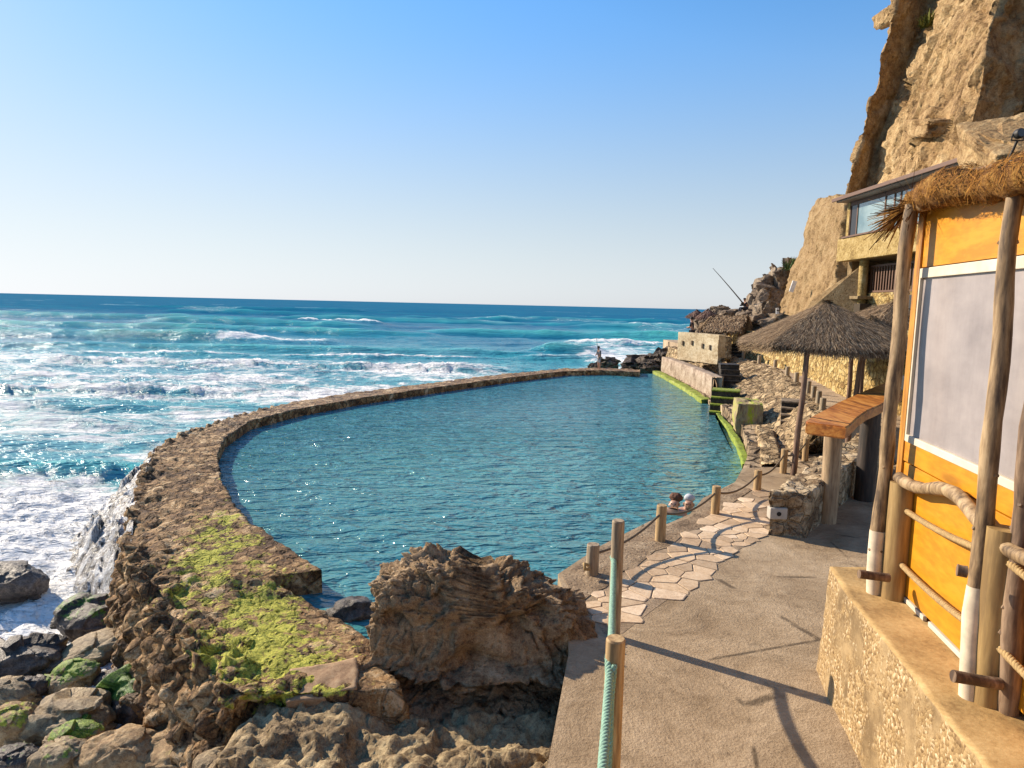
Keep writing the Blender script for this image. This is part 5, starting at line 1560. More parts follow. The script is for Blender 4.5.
    vad = N(nt, "ShaderNodeVectorMath", operation='ADD'); nt.links.new(v, vad.inputs[0]); nt.links.new(vsc.outputs[0], vad.inputs[1]); nt.links.new(vad.outputs[0], vo.inputs["Vector"])
    sv = N(nt, "ShaderNodeSeparateColor"); nt.links.new(vo.outputs["Color"], sv.inputs[0])
    rp = ramp_node(nt, [(.0, (.16, .09, .032)), (.4, (.29, .18, .068)), (.8, (.42, .285, .13)), (1.0, (.60, .47, .29))]); nt.links.new(sv.outputs[0], rp.inputs[0])
    geo = N(nt, "ShaderNodeNewGeometry"); sz = N(nt, "ShaderNodeSeparateXYZ"); nt.links.new(geo.outputs["Normal"], sz.inputs[0])
    topf = smooth(nt, sz.outputs[2], .45, .75)
    rt_ = ramp_node(nt, [(.38, (.25, .15, .05)), (.5, (.40, .255, .095)), (.62, (.52, .36, .155))]); nt.links.new(math_n(nt, 'ADD', math_n(nt, 'MULTIPLY', n1, .7), math_n(nt, 'MULTIPLY', n2, .3)), rt_.inputs[0])
    base = ramp_node(nt, [(.40, (.16, .10, .04)), (.60, (.36, .245, .115))]); nt.links.new(n1, base.inputs[0])
    peb = math_n(nt, 'MULTIPLY', smooth(nt, noise_n(nt, v, 3.5, 7, .7), .40, .54), .9)
    sidec = mix(nt, peb, base.outputs[0], rp.outputs[0])
    nt.links.new(mix(nt, topf, sidec, rt_.outputs[0]), b.inputs["Base Color"])
    b.inputs["Roughness"].default_value = .85
    pb_ = math_n(nt, 'MULTIPLY', math_n(nt, 'MULTIPLY', peb, math_n(nt, 'SUBTRACT', 1.0, vo.outputs["Distance"])), math_n(nt, 'SUBTRACT', 1.0, topf))
    bump(nt, b, [(n1, .5, .03), (n2, .4, .006), (pb_, .7, .014)])
    o.data.materials.append(m)
    tag(o, "pebbledashed concrete plinth wall with a smooth ochre top under the orange hut", "plinth")
hut()

# ------------------------------------------------------------------ cliff
M["cliff"] = rock_mat("ochre_cliff", [(.22, (.14, .08, .035)), (.42, (.31, .19, .082)), (.58, (.44, .29, .135)), (.78, (.58, .42, .22))], .55, 4.0, .9, (.8, 1.0), (.35, .12), pits=.4)
def loft_cliff(name, lines, mat, nz, ncols, label, kind="structure", cat="cliff", seed=1, amp=1.0, small=1.0):
    """lines: list of lists of 3-D points, bottom to top"""
    L = [resample(l, nz) for l in lines]
    segs = []
    for k in range(len(L) - 1):
        n = ncols[k]
        for j in range(n):
            t = j / n
            segs.append(L[k] * (1 - t) + L[k + 1] * t)
    segs.append(L[-1])
    a = np.stack(segs, 0)
    nr = gridnormals(a); p = a.reshape(-1, 3)
    calm = np.repeat(0.45 + 0.55 * sstep(60, 95, np.arange(a.shape[0])), a.shape[1])
    # strata lean: rotate the sample space so the blocks run up to the right
    q = p.copy(); c, s = math.cos(R(28)), math.sin(R(28))
    q[:, 1], q[:, 2] = p[:, 1] * c + p[:, 2] * s, -p[:, 1] * s + p[:, 2] * c
    q = q * np.array((.5, .55, .26))
    d1, d2, rn, fac = cells(q + .12 * np.stack([fbm(q * 2, 2, 40 + k) for k in range(3)], 1), seed)
    e1, e2, er, ef = cells(q * 2.6 + 5, seed + 3)
    g1, g2, gr, gf = cells(p * 1.6, seed + 6)
    disp = calm * amp * (.85 * fac + .44 * ef + .13 * gf) + small * (.13 * gf + .30 * fbm(p * .6, 4, seed) + .10 * fbm(p * 2.4, 4, seed + 1) + .05 * ridged(p * 4, 3, seed + 4))
    bed = p[:, 2] * .62 + p[:, 1] * .16 + .55 * fbm(p * .35, 3, 77)
    saw = bed - np.floor(bed)
    brk = sstep(-.15, .25, fbm(p * .22, 2, 78))
    disp = disp + calm * brk * .34 * (saw * sstep(1.0, .86, saw) - .35)
    bed2 = p[:, 1] * .5 - p[:, 2] * .20 + .4 * fbm(p * .4, 3, 79)
    s2 = bed2 - np.floor(bed2); disp = disp + calm * .26 * (s2 * sstep(1.0, .88, s2) - .35) * sstep(-.1, .3, fbm(p * .25, 2, 80))
    a = a + nr * disp.reshape(a.shape[:2])[..., None]
    mb = MB(); mb.grid(a, True)
    o = mb.build(name, mat)
    bm = bmesh.new(); bm.from_mesh(o.data); bmesh.ops.recalc_face_normals(bm, faces=bm.faces[:]); bm.to_mesh(o.data); bm.free()
    if kind: tag(o, label, cat, kind=kind)
    else: tag(o, label, cat)
    return o
def line(px, y0, y1=None):
    y1 = y1 or y0; n = len(px)
    return [PD(u, v, y0 + (y1 - y0) * k / max(1, n - 1)) for k, (u, v) in enumerate(px)]
lA = line([(838, 290), (842, 240), (847, 192), (856, 155), (864, 133), (869, 100), (878, 88), (881, 55), (889, 33), (894, 8), (900, -30), (915, -120)], 33.7, 36.2)
lZ = [p + Vector((7.0, 9.0, 0)) for p in lA]
lA2 = line([(855, 290), (857, 240), (865, 190), (875, 150), (886, 120), (896, 95), (903, 75), (910, 55), (918, 40), (925, 20), (935, -30), (953, -120)], 34.6, 37.2)
lB = line([(873, 290), (873, 240), (873, 190), (882, 150), (891, 122), (900, 97), (907, 77), (914, 57), (922, 41), (930, 20), (941, -30), (961, -120)], 34.2, 36.8)
lC = line([(960, 300), (958, 240), (957, 185), (964, 150), (972, 120), (980, 96), (984, 70), (986, 45), (990, 25), (998, 5), (1010, -30), (1030, -120)], 23.5, 26.5)
lC2 = line([(1010, 300), (1005, 240), (1003, 185), (1012, 150), (1022, 120), (1032, 96), (1040, 70), (1046, 45), (1050, 25), (1058, 5), (1070, -30), (1090, -120)], 25.2, 28.2)
lD = [p + Vector((1.2, -8, 0)) for p in lC2]
lE = [p + Vector((2.0, -12, 0)) for p in lD]
loft_cliff("cliff", [lZ, lA, lA2, lB, lC, lC2, lD, lE], M["cliff"], 190, [26, 34, 8, 150, 44, 90, 40], "towering ochre sandstone cliff with shadowed recesses", seed=21, amp=.40, small=.42)
# slab ledge and the big tilted buttress to the right
def cliff_rock(uv, y, size, rz, tilt, seed, label):
    c = PD(uv[0], uv[1], y)
    return add_rock("cliff_rock", c, size, seed, M["cliff"], rz=rz, tilt=tilt, label=label, cat="rock", sub=5, boxy=.5, facet=.16, rough=.03, smoothf=False)
cliff_rock((932, 128), 28.6, (.9, 2.0, .42), R(-12), (R(14), 0), 61, "flat rock ledge jutting from the lit cliff face above the house roof")
cliff_rock((893, 14), 38.2, (.8, 1.3, .5), R(0), (0, R(-20)), 62, "dark knob of rock overhanging at the top of the cliff edge")
cliff_rock((1016, 150), 19.5, (1.3, 2.2, .75), R(-20), (R(28), R(-12)), 63, "tilted tan rock buttress above the hut roof")
# lamp on the buttress
lp = PD(1018, 134, 17.8)
r = empty("floodlight", lp); tag(r, "round black floodlight on the rock above the hut", "floodlight")
mb = MB()
pts = [(0, .10, .0), (0, .06, 0), (0, 0, 0), (0, -.10, 0), (0, -.13, 0)]
mb.tube(pts, [.05, .10, .125, .125, .11], 18); mb.build("housing", M["black"], r)
mb = MB(); mb.tube([(0, -.131, 0), (0, -.14, 0)], [.10, .09], 18); mb.build("lens", plain("dark_lens", (.05, .05, .055), .15), r)
mb = MB(); mb.tube([(-.13, 0, 0), (-.15, 0, -.16), (.15, 0, -.16), (.13, 0, 0)], .018, 8); mb.tube([(0, 0, -.16), (0, .25, -.6)], .03, 8); mb.build("bracket", M["black"], r)
# sprayed retaining slope left of the house
M["slope"] = rock_mat("sprayed_slope", [(0.2, (0.136, 0.08, 0.0342)), (0.45, (0.288, 0.184, 0.0836)), (0.6, (0.352, 0.236, 0.114)), (0.85, (0.448, 0.328, 0.1824))], 1.6, 12, .92, (.6, 1.0), (.08, .06), pits=.5)
sl = [(line([(779, 312), (783, 300), (790, 275), (799, 252), (806, 228), (812, 208), (818, 199)], 37, 38.0)),
      (line([(832, 330), (832, 300), (835, 275), (838, 252), (841, 228), (844, 205), (850, 193)], 30.8, 32.5)),
      (line([(900, 330), (900, 300), (900, 275), (900, 252), (900, 228), (900, 205), (900, 193)], 29.6, 31.5))]
sl = [[p + Vector((3.0, 6.0, 0)) for p in sl[0]]] + sl
def slope():
    L = [resample(l, 70) for l in sl]
    segs = []
    for k, n in ((0, 20), (1, 90), (2, 20)):
        for j in range(n): segs.append(L[k] * (1 - j / n) + L[k + 1] * j / n)
    segs.append(L[-1]); a = np.stack(segs, 0); top = a[:, -1:, :] + np.array((2.0, .5, .1))
    a = np.concatenate([a, top], 1)
    nr = gridnormals(a); p = a.reshape(-1, 3)
    c1_, c2_, cr_, cf_ = cells(p * 2.6, 8)
    d = .12 * fbm(p * .9, 4, 5) + .06 * fbm(p * 4, 3, 6) + .07 * cf_
    a = a + nr * d.reshape(a.shape[:2])[..., None]
    mb = MB(); mb.grid(a, True); o = mb.build("retaining_slope", M["slope"])
    bm = bmesh.new(); bm.from_mesh(o.data); bmesh.ops.recalc_face_normals(bm, faces=bm.faces[:]); bm.to_mesh(o.data); bm.free()
    tag(o, "leaning tan sprayed-concrete retaining wall left of the cliff house", "retaining wall")
    # buttress near the house foot
slope()
# ------------------------------------------------------------------ cliff house
M["house"] = rock_mat("house_render", [(0.28, (0.2, 0.128, 0.0418)), (0.45, (0.36, 0.248, 0.0874)), (0.6, (0.424, 0.304, 0.1254)), (0.75, (0.48, 0.368, 0.1748))], 2.0, 9, .9, (.6, .9), (.06, .04), pits=.3, contrast=2.2)
M["house_dark"] = rock_mat("recess_shade_stone", [(.28, (.10, .065, .03)), (.5, (.20, .14, .07)), (.75, (.30, .22, .12))], 2.0, 9, .9)  # darker copy of the house render, recess shade put into the colour
M["brown_paint"] = plain("brown_frame_paint", (.12, .058, .034), .6)
M["fascia"] = plain("roof_fascia", (.33, .235, .18), .6, var=.25)
def house():
    X = 14.75
    def hx(u, v): return PX(u, v, X)
    yL = hx(850, 220).y; 
    zs = hx(850, 238).z        # window sill
    zt = hx(850, 203).z
    zb = hx(842, 262).z
    yR = 20.6
    r = empty("cliff_house", (X, yL, zb)); tag(r, "stone house built under the cliff with a brown window band and a sloping eave", "house")
    O = Vector(r.location)
    def blk(name, x0, x1, y0, y1, z0, z1, mat, par=r, bev=.0):
        mb = MB(); mb.box(((x0 + x1) / 2 - O.x, (y0 + y1) / 2 - O.y, (z0 + z1) / 2 - O.z), (x1 - x0, y1 - y0, z1 - z0), bev=bev); return mb.build(name, mat, par)
    # band wall under windows
    blk("parapet_band", X - .25, X + .15, yR, yL + .5, zb, zs - .02, M["house"], bev=.04)
    # room behind
    dk = plain("dark_interior", (.06, .05, .045), .8)
    blk("interior_wall", X + 3.2, X + 3.4, yR, yL + .1, zb, zt, plain("cream_interior", (.55, .52, .42), .8))
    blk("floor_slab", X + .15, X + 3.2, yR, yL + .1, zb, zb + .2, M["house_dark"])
    blk("end_wall", X - .05, X + 3.4, yL - .02, yL + .2, zb + .2, zt, M["house"])
    ys = [yL, hx(857, 220).y, hx(884, 220).y, hx(893, 220).y, hx(899, 220).y, hx(925, 220).y, yR]
    fr = None
    m, nt, b = new_mat("window_glass")
    b.inputs["Base Color"].default_value = (.55, .68, .72, 1); b.inputs["Roughness"].default_value = .03
    b.inputs["Transmission Weight"].default_value = .0; b.inputs["Specular IOR Level"].default_value = 1.0; b.inputs["Coat Weight"].default_value = 1.0; b.inputs["Coat Roughness"].default_value = .02
    n_ = noise_n(nt, coords(nt), .8, 3, .5); rp = ramp_node(nt, [(.4, (.10, .17, .19)), (.6, (.24, .32, .33))]); nt.links.new(n_, rp.inputs[0]); nt.links.new(rp.outputs[0], b.inputs["Base Color"])
    # glass is modelled as a lit pale curtain-backed pane
    for k in range(len(ys) - 1):
        a, c_ = ys[k], ys[k + 1]
        w = blk("window", X - .03, X + .07, a - .07, a + .0, zs, zt, M["brown_paint"])
        blk("sash", X - .035, X + .06, c_, a - .071, zs, zs + .09, M["brown_paint"], w)
        blk("sash", X - .035, X + .06, c_, a - .071, zt - .16, zt, M["brown_paint"], w)
        gm = m if k != 0 else plain("dark_pane", (.03, .025, .025), .15)
        blk("pane", X + .0, X + .02, c_, a - .071, zs + .091, zt - .161, gm, w)
    # sill
    blk("sill", X - .30, X - .036, yR, yL + .05, zs - .018, zs + .05, M["brown_paint"])
    # roof: sloping eave boards
    e0, e1 = hx(836, 199), hx(925, 176)
    mb = MB(); 
    za = zt + .02
    for (z, off, th, ln) in ((za, -.50, .10, .35), (za + .10, -.62, .08, .55)):
        mb.box(((X + off + 2.2) / 2 + X / 2 - O.x, (yR + yL + ln) / 2 - O.y, z + th / 2 - O.z), (2.2 - off, yL + ln - yR, th), bev=.02)
    mb.build("roof", M["fascia"], r)
    mb = MB(); mb.box((X - .62 - O.x, (yR + yL + .5) / 2 - O.y, za + .11 - O.z), (.06, yL + .5 - yR, .15), bev=.015); mb.build("gutter", M["brown_paint"], r)
    # lower storey recessed
    zl = PX(866, 293, X + .5).z; zc = zb
    blk("lower_wall", X + .55, X + 3.4, yR, yL + .6, -.2, zl, M["yellow_wall"])
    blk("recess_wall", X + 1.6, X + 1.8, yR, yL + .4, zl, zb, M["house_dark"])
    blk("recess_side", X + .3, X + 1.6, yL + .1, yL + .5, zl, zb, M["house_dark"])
    # railing of thin brown slats
    f = blk("railing", X + .60, X + .68, yR, yL - .9, zl + .02, zl + .10, M["brown_paint"])
    zr1 = zl + 1.1
    blk("top_rail", X + .60, X + .68, yR, yL - .9, zr1, zr1 + .08, M["brown_paint"], f)
    mb = MB(); y = yR + .1
    while y < yL - .95:
        mb.box((X + .64 - O.x, y - O.y, (zl + .10 + zr1) / 2 - O.z), (.035, .075, zr1 - zl - .11)); y += .21
    mb.build("slats", M["brown_paint"], f)
    # column
    c_ = PX(863, 280, X + .35)
    mb = MB(); mb.tube([(c_.x - O.x, c_.y - O.y, -.2 - O.z), (c_.x - O.x, c_.y - O.y, zb - O.z)], [.22, .19], 12, wob=.1); mb.build("column", M["house"], r)
    # lintel over a solid dark box, the niche's shade painted as its colour
    q = PX(851, 308, X - .1)
    mb = MB(); mb.box((q.x + .35 - O.x, q.y - O.y, q.z + .45 - O.z), (.7, 1.0, .14), bev=.03); mb.build("lintel", M["house_dark"], r)
    mb = MB(); mb.box((q.x + .45 - O.x, q.y - O.y, q.z - .05 - O.z), (.6, .9, .5), bev=.02); mb.build("niche", plain("niche_shade", (.05, .035, .02), .9), r)
house()
# buttress wedge beside the column
mb = MB()
w0, w1, w2 = PD(800, 318, 31), PD(862, 318, 29.6), PD(861, 266, 29.9)
wd = Vector((1.2, 2.0, 0))
mb.add([w0, w1, w2, w0 + wd, w1 + wd, w2 + wd, PD(812, 300, 31), PD(812, 300, 31) + wd], [(0, 1, 2, 6), (3, 7, 5, 4), (0, 3, 4, 1), (1, 4, 5, 2), (2, 5, 7, 6), (6, 7, 3, 0)])
o = mb.build("buttress", M["slope"]); bm = bmesh.new(); bm.from_mesh(o.data); bmesh.ops.recalc_face_normals(bm, faces=bm.faces[:]); bm.to_mesh(o.data); bm.free()
tag(o, "triangular tan buttress at the foot of the retaining wall, left of the house column", "buttress")

# white signs
def sign(u0, v0, u1, v1, y, w, label):
    a, b_ = PD(u0, v0, y), PD(u1, v1, y)
    mb = MB(); mid = (a + b_) / 2; L = (a - b_).length
    ax = (a - b_).normalized(); rot = Matrix((ax.cross(Vector((0, 1, 0))).normalized(), Vector((0, 1, 0)), ax)).transposed()
    mb.box((0, 0, 0), (w, .05, L), rot, bev=.01); o = mb.build("sign_panel", plain("white_sign_paint", (.80, .79, .76), .5)); o.location = mid
    tag(o, label, "sign"); return o
sign(795, 281, 791, 292, 34.2, .22, "narrow blank white panel fixed on the tan retaining wall")
s = sign(777.5, 308, 777.5, 314, 36.5, .16, "small white board with a dark bar at the foot of the rocks")
mb = MB(); mb.box((0, -.03, .03), (.13, .02, .06)); mb.build("dark_bar", M["black"], s)

# ------------------------------------------------------------------ outcrop at the headland
M["outcrop"] = rock_mat("grey_outcrop", [(.22, (.06, .042, .03)), (.45, (.19, .14, .095)), (.6, (.30, .23, .16)), (.8, (.44, .35, .25))], .9, 6, .88, (.8, 1.0), (.15, .06))
M["sea_rock"] = rock_mat("dark_sea_rock", [(.28, (.022, .016, .013)), (.45, (.07, .05, .036)), (.6, (.14, .10, .07)), (.75, (.24, .18, .12))], 1.2, 7, .7, (.8, 1.0), (.12, .05))
OR = [  # u0,u1,v0,v1,y,seed,tilt,label
 (774, 806, 262, 322, 42, 1, .25, "tall craggy rock at the top of the headland beside the retaining wall"),
 (762, 792, 272, 325, 42.5, 2, .3, "craggy grey rock stepping down from the headland top"),
 (750, 785, 288, 330, 41.5, 3, -.3, "slanting slab of grey rock behind the seated angler"),
 (738, 772, 309, 338, 40.5, 4, .1, "broad grey rock the angler sits on"),
 (722, 752, 309, 335, 42, 5, .0, "flat dark rock left of the angler"),
 (713, 728, 306, 320, 43, 6, .0, "squarish rock block behind the mushroom sunshades"),
 (756, 790, 304, 330, 39, 7, -.35, "brown tilted boulder below the angler"),
 (752, 800, 316, 345, 38, 8, .0, "low rocks between the shelter and the large thatched parasol"),
 (725, 745, 318, 336, 39.5, 9, .0, "rounded rock behind the thatched shelter"),
 (696, 722, 318, 336, 41, 10, .0, "dark rock behind the standing dark-clothed person"),
]
for (u0, u1, v0, v1, y, s_, ti, lab) in OR:
    c = PD((u0 + u1) / 2, (v0 + v1) / 2, y); k = y / F
    add_rock("rock", c, ((u1 - u0) / 2 * k * 1.3, (u1 - u0) / 2 * k * 1.0, (v1 - v0) / 2 * k * 1.05), 70 + s_, M["outcrop"], tilt=(0, -ti), label=lab, cat="rock", group="rocks of the headland", sub=5, facet=.30, fs=1.5, rough=.08, rfreq=5, smoothf=False, boxy=.2)
SR = [
 (627, 668, 356, 374, 42, 1, "long dark sea rock between the standing man and the terrace"),
 (599, 618, 358.5, 369.5, 41.5, 2, "dark peaked rock in the surf just right of the standing man"),
 (589, 600, 363, 369, 41.5, 3, "small dark rock at the feet of the standing man"),
 (655, 672, 351, 368, 41, 4, "dark rock with pale top next to the terrace corner"),
 (660, 680, 346, 366, 42, 5, "rounded dark rock touching the terrace wall"),
 (668, 690, 358, 372, 39.5, 6, "low dark rock below the corner of the terrace wall"),
 (640, 660, 362, 372, 40.5, 7, "flat dark rock at the far end of the pool wall"),
]
for (u0, u1, v0, v1, y, s_, lab) in SR:
    c = PD((u0 + u1) / 2, (v0 + v1) / 2, y); k = y / F
    add_rock("rock", c, ((u1 - u0) / 2 * k * 1.1, (u1 - u0) / 2 * k, (v1 - v0) / 2 * k * 1.1), 90 + s_, M["sea_rock"], label=lab, cat="rock", group="sea rocks at the pool's far end", sub=5, facet=.40, fs=1.7, rough=.07, smoothf=False)
c = PD(672, 358, 39); wob_box("stone_post", (c.x, c.y, c.z - .2), (.42, .4, 1.0), M["parapet"], "small pale concrete post beside the terrace wall", "post", dd=.02)

# plants
def tuft(u, v, y, size, n, seed, label, c1, c2):
    rr = random.Random(seed); mb = MB(); rn = []
    for k in range(n):
        th = rr.uniform(0, 6.283); el = rr.uniform(.15, 1.3)
        d = Vector((math.cos(th) * math.cos(el), math.sin(th) * math.cos(el), math.sin(el)))
        straw(mb, rn, Vector((rr.gauss(0, .25), rr.gauss(0, .25), 0)) * size, d, size * rr.uniform(.6, 1.1), size * .05, Vector((0, -.3, 1)).normalized(), rr, 3)
    o = mb.build("plant", thatch_mat("plant_leaf", c1, tuple((a + b_) / 2 for a, b_ in zip(c1, c2)), c2), None, {"rnd": rn}); o.location = PD(u, v, y); tag(o, label, "plant")
tuft(793, 270, 40.5, .75, 170, 3, "spiky green agave-like plant on top of the headland rocks", (.03, .06, .02), (.14, .20, .07))
tuft(927, 26, 34.5, .6, 130, 4, "small green tuft growing in a crack high on the cliff", (.05, .06, .01), (.22, .22, .05))

# ------------------------------------------------------------------ people
def person_body(name, joints, edges, radii, mat, parent, root=0, sub=2):
    me = bpy.data.meshes.new(name); me.from_pydata([tuple(j) for j in joints], edges, [])
    o = bpy.data.objects.new(name, me); COL.objects.link(o); o.parent = parent
    md = o.modifiers.new("skin", 'SKIN'); md.use_smooth_shade = True
    sv = me.skin_vertices[0].data if len(me.skin_vertices) else None
    if sv is None: raise RuntimeError("no skin layer")
    for i, r_ in enumerate(radii):
        sv[i].radius = (r_, r_) if isinstance(r_, (int, float)) else r_
    sv[root].use_root = True
    s = o.modifiers.new("sub", 'SUBSURF'); s.levels = sub; s.render_levels = sub
    me.materials.append(mat)
    return o
M["skin"] = plain("skin", (.42, .235, .155), .5, var=.06)
M["hair_dark"] = plain("dark_hair", (.02, .014, .01), .7, scale=60, bstr=.6)
M["hair_curly"] = plain("curly_brown_hair", (.11, .04, .018), .8, scale=60, bstr=1.0)
M["pale_cap"] = plain("pale_grey_cap", (.45, .46, .48), .8)
M["dark_cloth"] = plain("dark_cloth", (.025, .025, .035), .9)
M["grey_cloth"] = plain("grey_blue_cloth", (.075, .085, .11), .9)
M["shorts"] = plain("pale_shorts", (.30, .29, .30), .9)
def lathe(mb, prof, n=14, c=(0, 0, 0), sq=(1, 1)):
    mb.tube([(c[0], c[1], c[2] + z) for r_, z in prof], [max(r_, .001) for r_, z in prof], n)
def standing(loc, h, rz, label, top, bottom, skin_arms=True, lean=0.0, arms="front", legs=True):
    r = empty("person", loc, rz); tag(r, label, "person"); k = h / 1.75
    J = [(0, 0, .95), (0, .0, 1.18), (0, lean * .6, 1.42), (0, lean, 1.52), (0, lean * 1.15 + .015, 1.63), (0, lean * 1.2 + .02, 1.72),
         (.17, lean * .6, 1.42), (.24, .05 + lean * .5, 1.16), (.13, .27, 1.08), (-.17, lean * .6, 1.42), (-.24, .05 + lean * .5, 1.16), (-.12, .28, 1.12),
         (.09, 0, .88), (.11, .03, .48), (.11, -.02, .07), (.12, .12, .03), (-.09, 0, .88), (-.11, .03, .48), (-.12, -.02, .07), (-.13, .12, .03), (.10, .34, 1.08), (-.10, .35, 1.13)]
    E = [(0, 1), (1, 2), (2, 3), (3, 4), (4, 5), (2, 6), (6, 7), (7, 8), (2, 9), (9, 10), (10, 11), (0, 12), (12, 13), (13, 14), (14, 15), (0, 16), (16, 17), (17, 18), (18, 19), (8, 20), (11, 21)]
    Rr = [(.15, .11), (.14, .10), (.15, .10), .055, .088, .07, .06, .048, .034, .06, .048, .034, .09, .06, .042, .035, .09, .06, .042, .035, .03, .03]
    J = [tuple(c_ * k for c_ in j) for j in J]; Rr = [tuple(c_ * k for c_ in q) if isinstance(q, tuple) else q * k for q in Rr]
    person_body("body", J, E, Rr, M["skin"], r)
    # shirt: torso+upper arms shell; trousers: hips+legs shell
    ti = [0, 1, 2, 6, 7, 9, 10]; te = [(0, 1), (1, 2), (2, 3), (3, 4), (2, 5), (5, 6)]
    jj = [J[i] for i in ti]; rr_ = [tuple(c_ * 1.12 for c_ in Rr[i]) if isinstance(Rr[i], tuple) else Rr[i] * 1.22 for i in ti]
    person_body("shirt", jj, te, rr_, top, r)
    bi = [0, 12, 13, 16, 17] if bottom[1] else [0, 12, 13, 14, 16, 17, 18]
    if bottom[1]: be = [(0, 1), (1, 2), (0, 3), (3, 4)]
    else: be = [(0, 1), (1, 2), (2, 3), (0, 4), (4, 5), (5, 6)]
    jj = [J[i] for i in bi]; rr_ = [tuple(c_ * 1.1 for c_ in Rr[i]) if isinstance(Rr[i], tuple) else Rr[i] * 1.2 for i in bi]
    person_body("shorts" if bottom[1] else "trousers", jj, be, rr_, bottom[0], r)
    p, f = rock_mesh((.10 * k, .115 * k, .11 * k), 3, sub=3, facet=.02, rough=.03)
    mb = MB(); mb.add(p + np.array((0, (lean * 1.15 - .01) * k, 1.70 * k)), f, True); mb.build("hair", M["hair_dark"], r)
    mb = MB()
    lathe(mb, [(.012 * k, 0), (.016 * k, .03 * k)], 6, (0, (lean * 1.15 + .105) * k, 1.61 * k)); mb.build("nose", M["skin"], r)
    return r
fp = P(599, 369.2, -.18)
hm = PD(599, 346.5, fp.y).z - fp.z
standing(fp, hm, R(115), "man in grey-blue shirt and pale shorts standing on the far pool wall, head bowed", M["grey_cloth"], (M["shorts"], True), lean=.10)
# thin rod he holds
a = PD(598.5, 356, fp.y - .2); b_ = PD(596.5, 338, fp.y - .5)
mb = MB(); mb.tube([a, b_], [.018, .008], 6); mb.tube([a, a - (b_ - a) * .15], [.022, .02], 6); o = mb.build("fishing_rod", M["black"]); tag(o, "short thin rod held upright by the man on the pool wall", "fishing rod")
pp = PD(692, 333, 37.6)
standing((pp.x, pp.y, 1.2), 1.55, R(60), "person in dark clothes standing behind the pale parapet of the far terrace", M["dark_cloth"], (M["dark_cloth"], False), lean=.06)
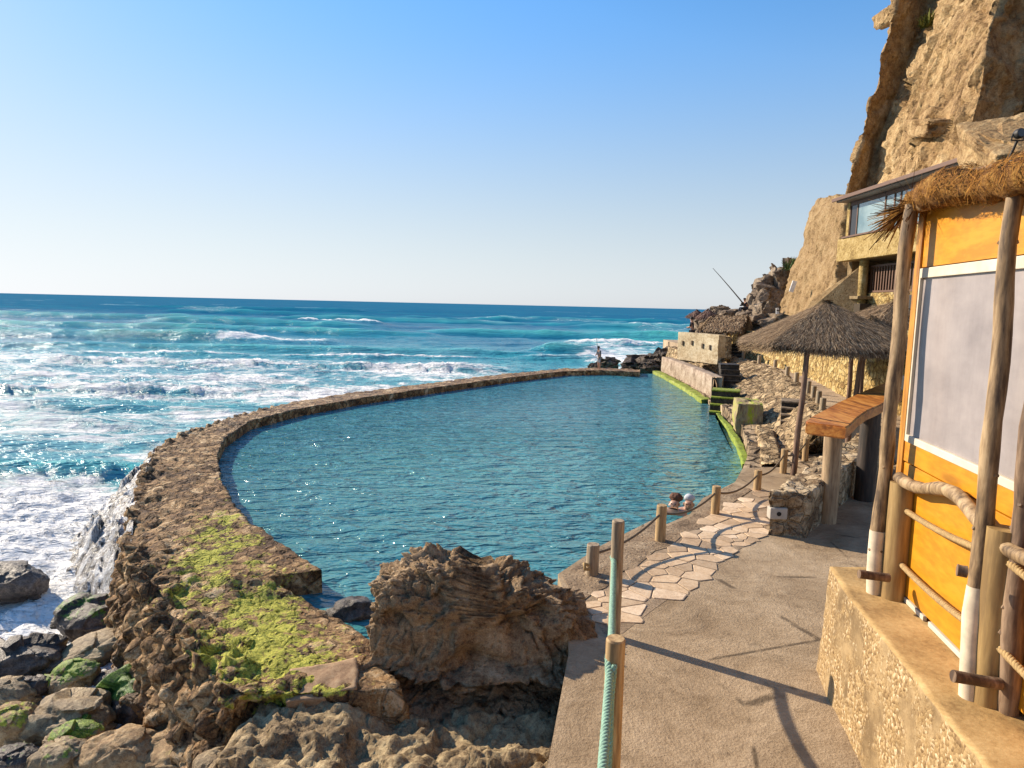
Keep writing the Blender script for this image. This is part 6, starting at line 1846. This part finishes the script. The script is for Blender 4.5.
# seated angler on the headland
def angler():
    c = PD(746, 310, 41.0)
    r = empty("person", c, R(95)); tag(r, "angler in dark clothes sitting on the headland rock holding a long rod", "person")
    k = (PD(746, 298.5, 41).z - c.z) / .88
    J = [(0, 0, .10), (0, .02, .34), (0, .08, .56), (0, .13, .66), (0, .17, .77), (0, .18, .85), (.17, .09, .55), (.22, .28, .34), (.12, .48, .36), (-.17, .09, .55), (-.22, .28, .34), (-.10, .50, .40),
         (.10, .04, .09), (.13, .46, .16), (.13, .48, -.28), (-.10, .04, .09), (-.13, .46, .16), (-.13, .48, -.28), (.13, .62, -.31), (-.13, .62, -.31)]
    E = [(0, 1), (1, 2), (2, 3), (3, 4), (4, 5), (2, 6), (6, 7), (7, 8), (2, 9), (9, 10), (10, 11), (0, 12), (12, 13), (13, 14), (0, 15), (15, 16), (16, 17), (14, 18), (17, 19)]
    Rr = [(.16, .12), (.15, .11), (.16, .11), .06, .09, .075, .065, .05, .04, .065, .05, .04, .10, .07, .05, .10, .07, .05, .04, .04]
    J = [tuple(x * k for x in j) for j in J]; Rr = [tuple(x * k for x in q) if isinstance(q, tuple) else q * k for q in Rr]
    person_body("body", J, E, Rr, M["skin"], r)
    ti = [0, 1, 2, 6, 7, 8, 9, 10, 11]; te = [(0, 1), (1, 2), (2, 3), (3, 4), (4, 5), (2, 6), (6, 7), (7, 8)]
    person_body("jacket", [J[i] for i in ti], te, [tuple(x * 1.15 for x in Rr[i]) if isinstance(Rr[i], tuple) else Rr[i] * 1.25 for i in ti], M["dark_cloth"], r)
    bi = [0, 12, 13, 14, 15, 16, 17]; person_body("trousers", [J[i] for i in bi], [(0, 1), (1, 2), (2, 3), (0, 4), (4, 5), (5, 6)], [tuple(x * 1.1 for x in Rr[i]) if isinstance(Rr[i], tuple) else Rr[i] * 1.2 for i in bi], M["dark_cloth"], r)
    p, f = rock_mesh((.10 * k, .11 * k, .09 * k), 3, sub=3, facet=.02, rough=.02)
    mb = MB(); mb.add(p + np.array((0, .16 * k, .84 * k)), f, True); mb.build("cap", M["dark_cloth"], r)
    a = PD(742.5, 302.5, 40.8); b_ = PD(713, 266, 38.5); bb = a + (a - b_) * .12
    ro = empty("fishing_rod", a); tag(ro, "long thin fishing rod slanting up against the sky from the seated angler", "fishing rod")
    mb = MB(); pt = [bb.lerp(b_, t) - a + Vector((0, 0, -.12 * t * t)) for t in np.linspace(0, 1, 14)]; mb.tube(pt, [.045 - .032 * t for t in np.linspace(0, 1, 14)], 7); mb.build("rod", plain("grey_rod", (.09, .09, .10), .5), ro)
    mb = MB(); mb.tube([(-.02, -.14, -.06), (-.02, -.02, -.06)], .09, 12); mb.build("reel", M["black"], ro)
angler()
# two bathers at the edge of the pool
def bather(u, v, y, rz, hair, label, seed, curly, s=1.0):
    c = PD(u, v, y)
    r = empty("person", (c.x, c.y, POOL), rz); tag(r, label, "person")
    zc = c.z - POOL
    J = [(0, 0, -.35), (0, 0, -.12), (0, .0, zc - .21), (0, .01, zc - .14), (0, .02, zc - .05), (0, .02, zc + .04), (.17, 0, zc - .20), (.25, .10, -.10), (.2, .33, -.12), (-.17, 0, zc - .20), (-.27, .10, -.18), (-.2, .33, -.12)]
    E = [(0, 1), (1, 2), (2, 3), (3, 4), (4, 5), (2, 6), (6, 7), (7, 8), (2, 9), (9, 10), (10, 11)]
    Rr = [(.16, .11), (.15, .10), (.16, .10), .06, .093, .08, .085, .05, .038, .07, .05, .038]
    person_body("body", J, E, Rr, M["skin"], r)
    p, f = rock_mesh((.100 * s, .085 * s, .075 * s), seed, sub=4, facet=.10 if curly else .03, fs=3.0, rough=.16 if curly else .03, rfreq=6)
    mb = MB(); mb.add(p + np.array((0, -.055, zc + .062)), f, True); mb.build("hair", hair, r)
    mb = MB()
    lathe(mb, [(.012, 0), (.018, .035)], 8, (0, .115, zc - .07)); mb.build("nose", M["skin"], r)
    for sx in (-1, 1):
        mb = MB(); p, f = rock_mesh((.014, .01, .010), 2, sub=2, facet=0, rough=0); mb.add(p + np.array((sx * .035, .102, zc - .02)), f, True); mb.build("eye", M["black"], r)
        mb = MB(); p, f = rock_mesh((.012, .022, .032), 2, sub=2, facet=0, rough=0); mb.add(p + np.array((sx * .092, .02, zc - .04)), f, True); mb.build("ear", M["skin"], r)
    return r
bather(675, 501.5, 11.85, R(150), M["hair_curly"], "bather with curly brown hair and bare shoulders at the edge of the pool", 5, True, 1.15)
bather(689, 502, 12.1, R(160), M["pale_cap"], "bather in a pale grey cap beside the curly-haired one", 8, False)
